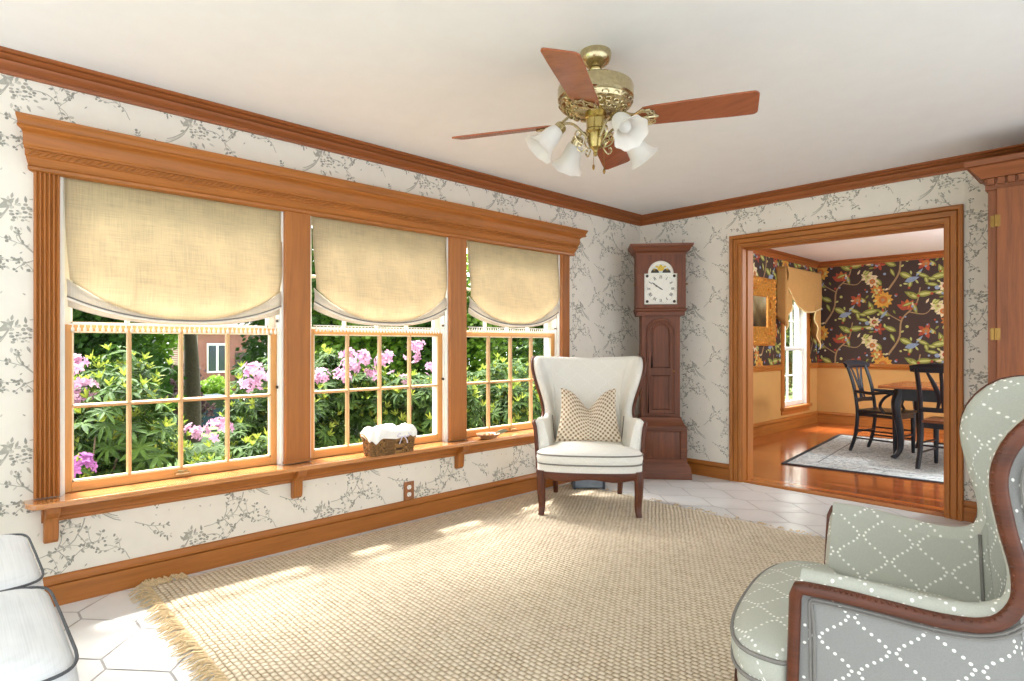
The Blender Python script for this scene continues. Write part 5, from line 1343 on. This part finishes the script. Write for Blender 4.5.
# trees
def tree(x, y, z0, th, tr, crown, n, ls, mat, label, seed, name='tree'):
    R = random.Random(seed); t = thing(name, label, name.split('_')[-1], (x, y, z0), 0, 'garden trees' if name == 'tree' else None)
    mb = MB(); mb.tube(spline([(0, 0, -.1), (.06, .03, th * .4), (-.05, .06, th * .8), (0, 0, th * 1.15)], 10), [tr * (1.35 - .06 * i) for i in range(11)], 12); mb.build('trunk', M_BARK, t)
    cx, cz, rx, ry, rz = crown; mb = MB()
    lobes = [(R.uniform(-.6, .6) * rx, R.uniform(-.6, .6) * ry, cz + R.uniform(-.6, .6) * rz, R.uniform(.35, .55)) for k in range(16)]
    for k in range(n):
        lx, ly, lz, q = R.choice(lobes); v = Vector((R.gauss(0, 1), R.gauss(0, 1), R.gauss(0, 1))).normalized() * R.uniform(.55, 1.05)
        p = Vector((lx + v.x * rx * q, ly + v.y * ry * q, lz + v.z * rz * q))
        d = Vector((R.uniform(-1, 1), R.uniform(-1, 1), R.uniform(-.9, .5))).normalized(); s = d.orthogonal().normalized() * ls * .5; e = d * ls * R.uniform(.7, 1.3)
        mb.add([p, p + e * .5 + s, p + e, p + e * .5 - s], [(0, 1, 2, 3)])
    mb.build('crown', mat, t, smooth=0, recalc=False)
    return t
p = onray(190, 400, -14.5); tree(p.x, p.y, -1.85, 3.0, .20, (0, 7.4, 5.0, 4.6, 3.2), 14000, .2, L_TREE, 'tall lawn tree with a thick grey trunk outside the first window', 21)
def under(px, x): v = onray(px, 345, x); return v.x, v.y
for px, X, top, rx, n, ls, m, lab in [(88, -13, 4.6, 2.1, 9000, .15, L_TREE, 'dark green tree behind the left panes of the first window'), (138, -24, 6.5, 2.4, 9000, .22, L_TREE2, 'bright green tree across the lawn behind the second pane of the first window'), (10, -15, 5.2, 2.6, 8000, .18, L_TREE, 'dark green tree furthest left outside the first window'),
        (312, -11, 4.6, 1.9, 9000, .14, L_TREE, 'deep green bushy tree behind the left panes of the middle window'), (375, -9.5, 4.4, 1.8, 10000, .12, L_TREE2, 'bright green tree above the pink flowers of the middle window'),
        (432, -8.4, 4.4, 1.7, 9000, .12, L_TREE, 'deep green tree behind the post of the third window'), (492, -7.0, 4.6, 1.6, 11000, .10, L_TREE2, 'bright leafy tree filling the top of the third window'), (548, -6.2, 4.6, 1.6, 10000, .10, L_TREE, 'deep green tree behind the wing chair side of the third window')]:
    x, y = under(px, X); g = G0 - 1.85 * min(1, max(0, (-X - 3.2) / 20))
    tree(x, y, g, top * .3, .12, (0, top * .52 - g * .3, rx, rx, top * .52), n, ls, m, lab, int(px))
x, y = under(797, -5.5); tree(x, y, -.6, 1.2, .12, (0, 2.4, 2.0, 2.0, 2.2), 9000, .12, L_TREE, 'deep green tree outside the dining room window', 77)
x, y = under(154, -17); t_ = tree(x, y, -1.75, .5, .06, (0, 1.5, 1.5, 1.4, .85), 3500, .14, L_PURP, 'round purple-leaved shrub across the lawn, left of the tree trunk', 31, 'purple_shrub')
x, y = under(212, -27)
t_ = tree(x, y, -2.3, .5, .05, (0, 1.2, .95, .95, .85), 2500, .16, L_TREE2, 'small round shrub behind the dark blue car, in front of the brick house', 32, 'garden_shrub')
# brick house across the street
def house():
    p0 = onray(198, 380, -44); p1 = onray(285, 380, -44); z0 = -2.3
    t = thing('brick_house', 'brick house with white trimmed windows across the street', 'house', (p0.x, p0.y, z0)); w_ = p1.y - p0.y
    n = NT('red_brick'); b = n.n('TexBrick'); sp = n.n('SeparateXYZ'); n.l(n.coord(), sp.inputs[0]); cb = n.n('CombineXYZ'); n.l(sp.outputs[1], cb.inputs[0]); n.l(sp.outputs[2], cb.inputs[1]); n.l(cb.outputs[0], b.inputs['Vector']); b.inputs['Color1'].default_value = srgb(116, 62, 52); b.inputs['Color2'].default_value = srgb(136, 80, 66); b.inputs['Mortar'].default_value = srgb(150, 136, 126); b.inputs['Scale'].default_value = 3
    mbk = n.done(n.pbr(b.outputs[0], .9))
    mb = MB(); mb.box(-8, 0, 0, w_, 0, 4.6); mb.build('wall', mbk, t, smooth=0)
    mb = MB(); mb.extr([(.5, 4.5), (-4, 7.2), (-8.5, 4.5)], 'y', -.5, w_ + .5); mb.build('roof', plain('grey_shingle', srgb(120, 116, 112), .9), t, smooth=0)
    mb = MB(); mb.box(-.02, .55, -.5, w_ + .5, 4.3, 4.6); mb.build('fascia', M_WHITE, t)
    for k, (ya, yb) in enumerate([(.6, 2.0), (4.2, 5.4), (5.8, 7.0), (7.4, 8.6)]):
        if yb > w_: break
        mb = MB(); mb.box(0, .08, ya, yb, 1.4, 3.6); f = mb.build('window_frame', M_WHITE, t)
        mb = MB()
        for q in (0, 1): mb.box(.08, .1, lerp(ya, yb, .5 * q + .06), lerp(ya, yb, .5 * q + .44), 1.55, 3.45)
        mb.build('window_pane', plain('dark_pane', srgb(50, 60, 66), .1), f)
    mb = MB(); mb.box(0, .1, 2.6, 3.6, .2, 2.9); mb.build('front_door', plain('dark_door', srgb(60, 44, 40), .5), t)
house()
def car():
    p = onray(216, 412, -21); z0 = -2.2
    t = thing('car', 'dark blue parked car behind the rhododendrons of the first window', 'car', (p.x, p.y - .6, z0), 0)
    mb = MB(); P = [(-2.1, .35), (-2.15, .7), (-2.05, .92), (-1.2, 1.0), (-.6, 1.42), (.9, 1.45), (1.6, 1.02), (2.1, .95), (2.2, .6), (2.15, .35)]
    mb.extr([(y, z) for y, z in P], 'x', -.85, .85); mb.build('body', plain('blue_car_paint', srgb(40, 54, 96), .2, .3), t, bevel=.08)
    mb = MB(); G = [(-.95, 1.03), (-.5, 1.36), (.8, 1.38), (1.3, 1.05)]
    mb.extr(G, 'x', -.87, .87); mb.build('side_windows', plain('car_glass', srgb(30, 36, 44), .08), t)
    for y in (-1.3, 1.35):
        for s in (-1, 1):
            mb = MB(); mb.lathe([(.12, -.1), (.30, -.1), (.33, -.07), (.33, .07), (.30, .1), (.12, .1)], 24, (s * .80, y, .33), Matrix.Rotation(PI / 2, 4, 'Y')); wh = mb.build('wheel', plain('tyre', srgb(28, 28, 30), .8), t)
            mb = MB(); mb.lathe([(.001, .105), (.2, .105), (.21, .09)], 16, (s * .80, y, .33), Matrix.Rotation(s * PI / 2, 4, 'Y')); mb.build('hubcap', plain('hub_silver', srgb(170, 176, 184), .3, .6), wh)
car()

# ================================================================== LIGHT
SKY_LO, SKY_HI = 1.16, 3.6
wd = bpy.data.worlds.new('sky'); SC.world = wd; wd.use_nodes = True
wt = wd.node_tree; bg = wt.nodes['Background']; bg.inputs[0].default_value = (.90, .955, 1, 1)
tcw = wt.nodes.new('ShaderNodeTexCoord'); dt = wt.nodes.new('ShaderNodeVectorMath'); dt.operation = 'DOT_PRODUCT'
dt.inputs[1].default_value = Vector((-.72, .1, .69)).normalized(); wt.links.new(tcw.outputs['Generated'], dt.inputs[0])
mr = wt.nodes.new('ShaderNodeMapRange'); mr.interpolation_type = 'SMOOTHSTEP'; wt.links.new(dt.outputs['Value'], mr.inputs[0])
mr.inputs[1].default_value = .2; mr.inputs[2].default_value = .95; mr.inputs[3].default_value = SKY_LO; mr.inputs[4].default_value = SKY_HI
wt.links.new(mr.outputs[0], bg.inputs[1])
def sun(d, e, ang):
    s = bpy.data.lights.new('sun' if ang < 9 else 'wide_fill_sun', 'SUN'); s.energy = e; s.angle = math.radians(ang); s.color = (1, .96, .9)
    o = bpy.data.objects.new('sun', s); COL.objects.link(o); o.rotation_euler = Vector(d).to_track_quat('-Z', 'Y').to_euler()
sun((.40, .03, -.92), 6.0, 4); sun((.60, .06, -.80), 7.0, 34)  # second, wide sun is added to brighten the rug broadly through the windows
pl = bpy.data.lights.new('dining_fill_light', 'POINT'); pl.energy = 80; pl.shadow_soft_size = .12; pl.color = (.88, .94, 1)  # unseen lamp added to brighten the dining room, no fixture hangs here
po = bpy.data.objects.new('dining_fill_light', pl); COL.objects.link(po); po.location = (3.3, 7.3, 1.95)
SC.view_settings.view_transform = 'Standard'; SC.view_settings.look = 'None'
SC.view_settings.exposure = 1.04; SC.view_settings.gamma = 1; SC.view_settings.use_curve_mapping = False
SC.cycles.use_denoising = True
SC.cycles.max_bounces = 8; SC.cycles.transparent_max_bounces = 12; SC.cycles.sample_clamp_indirect = 6
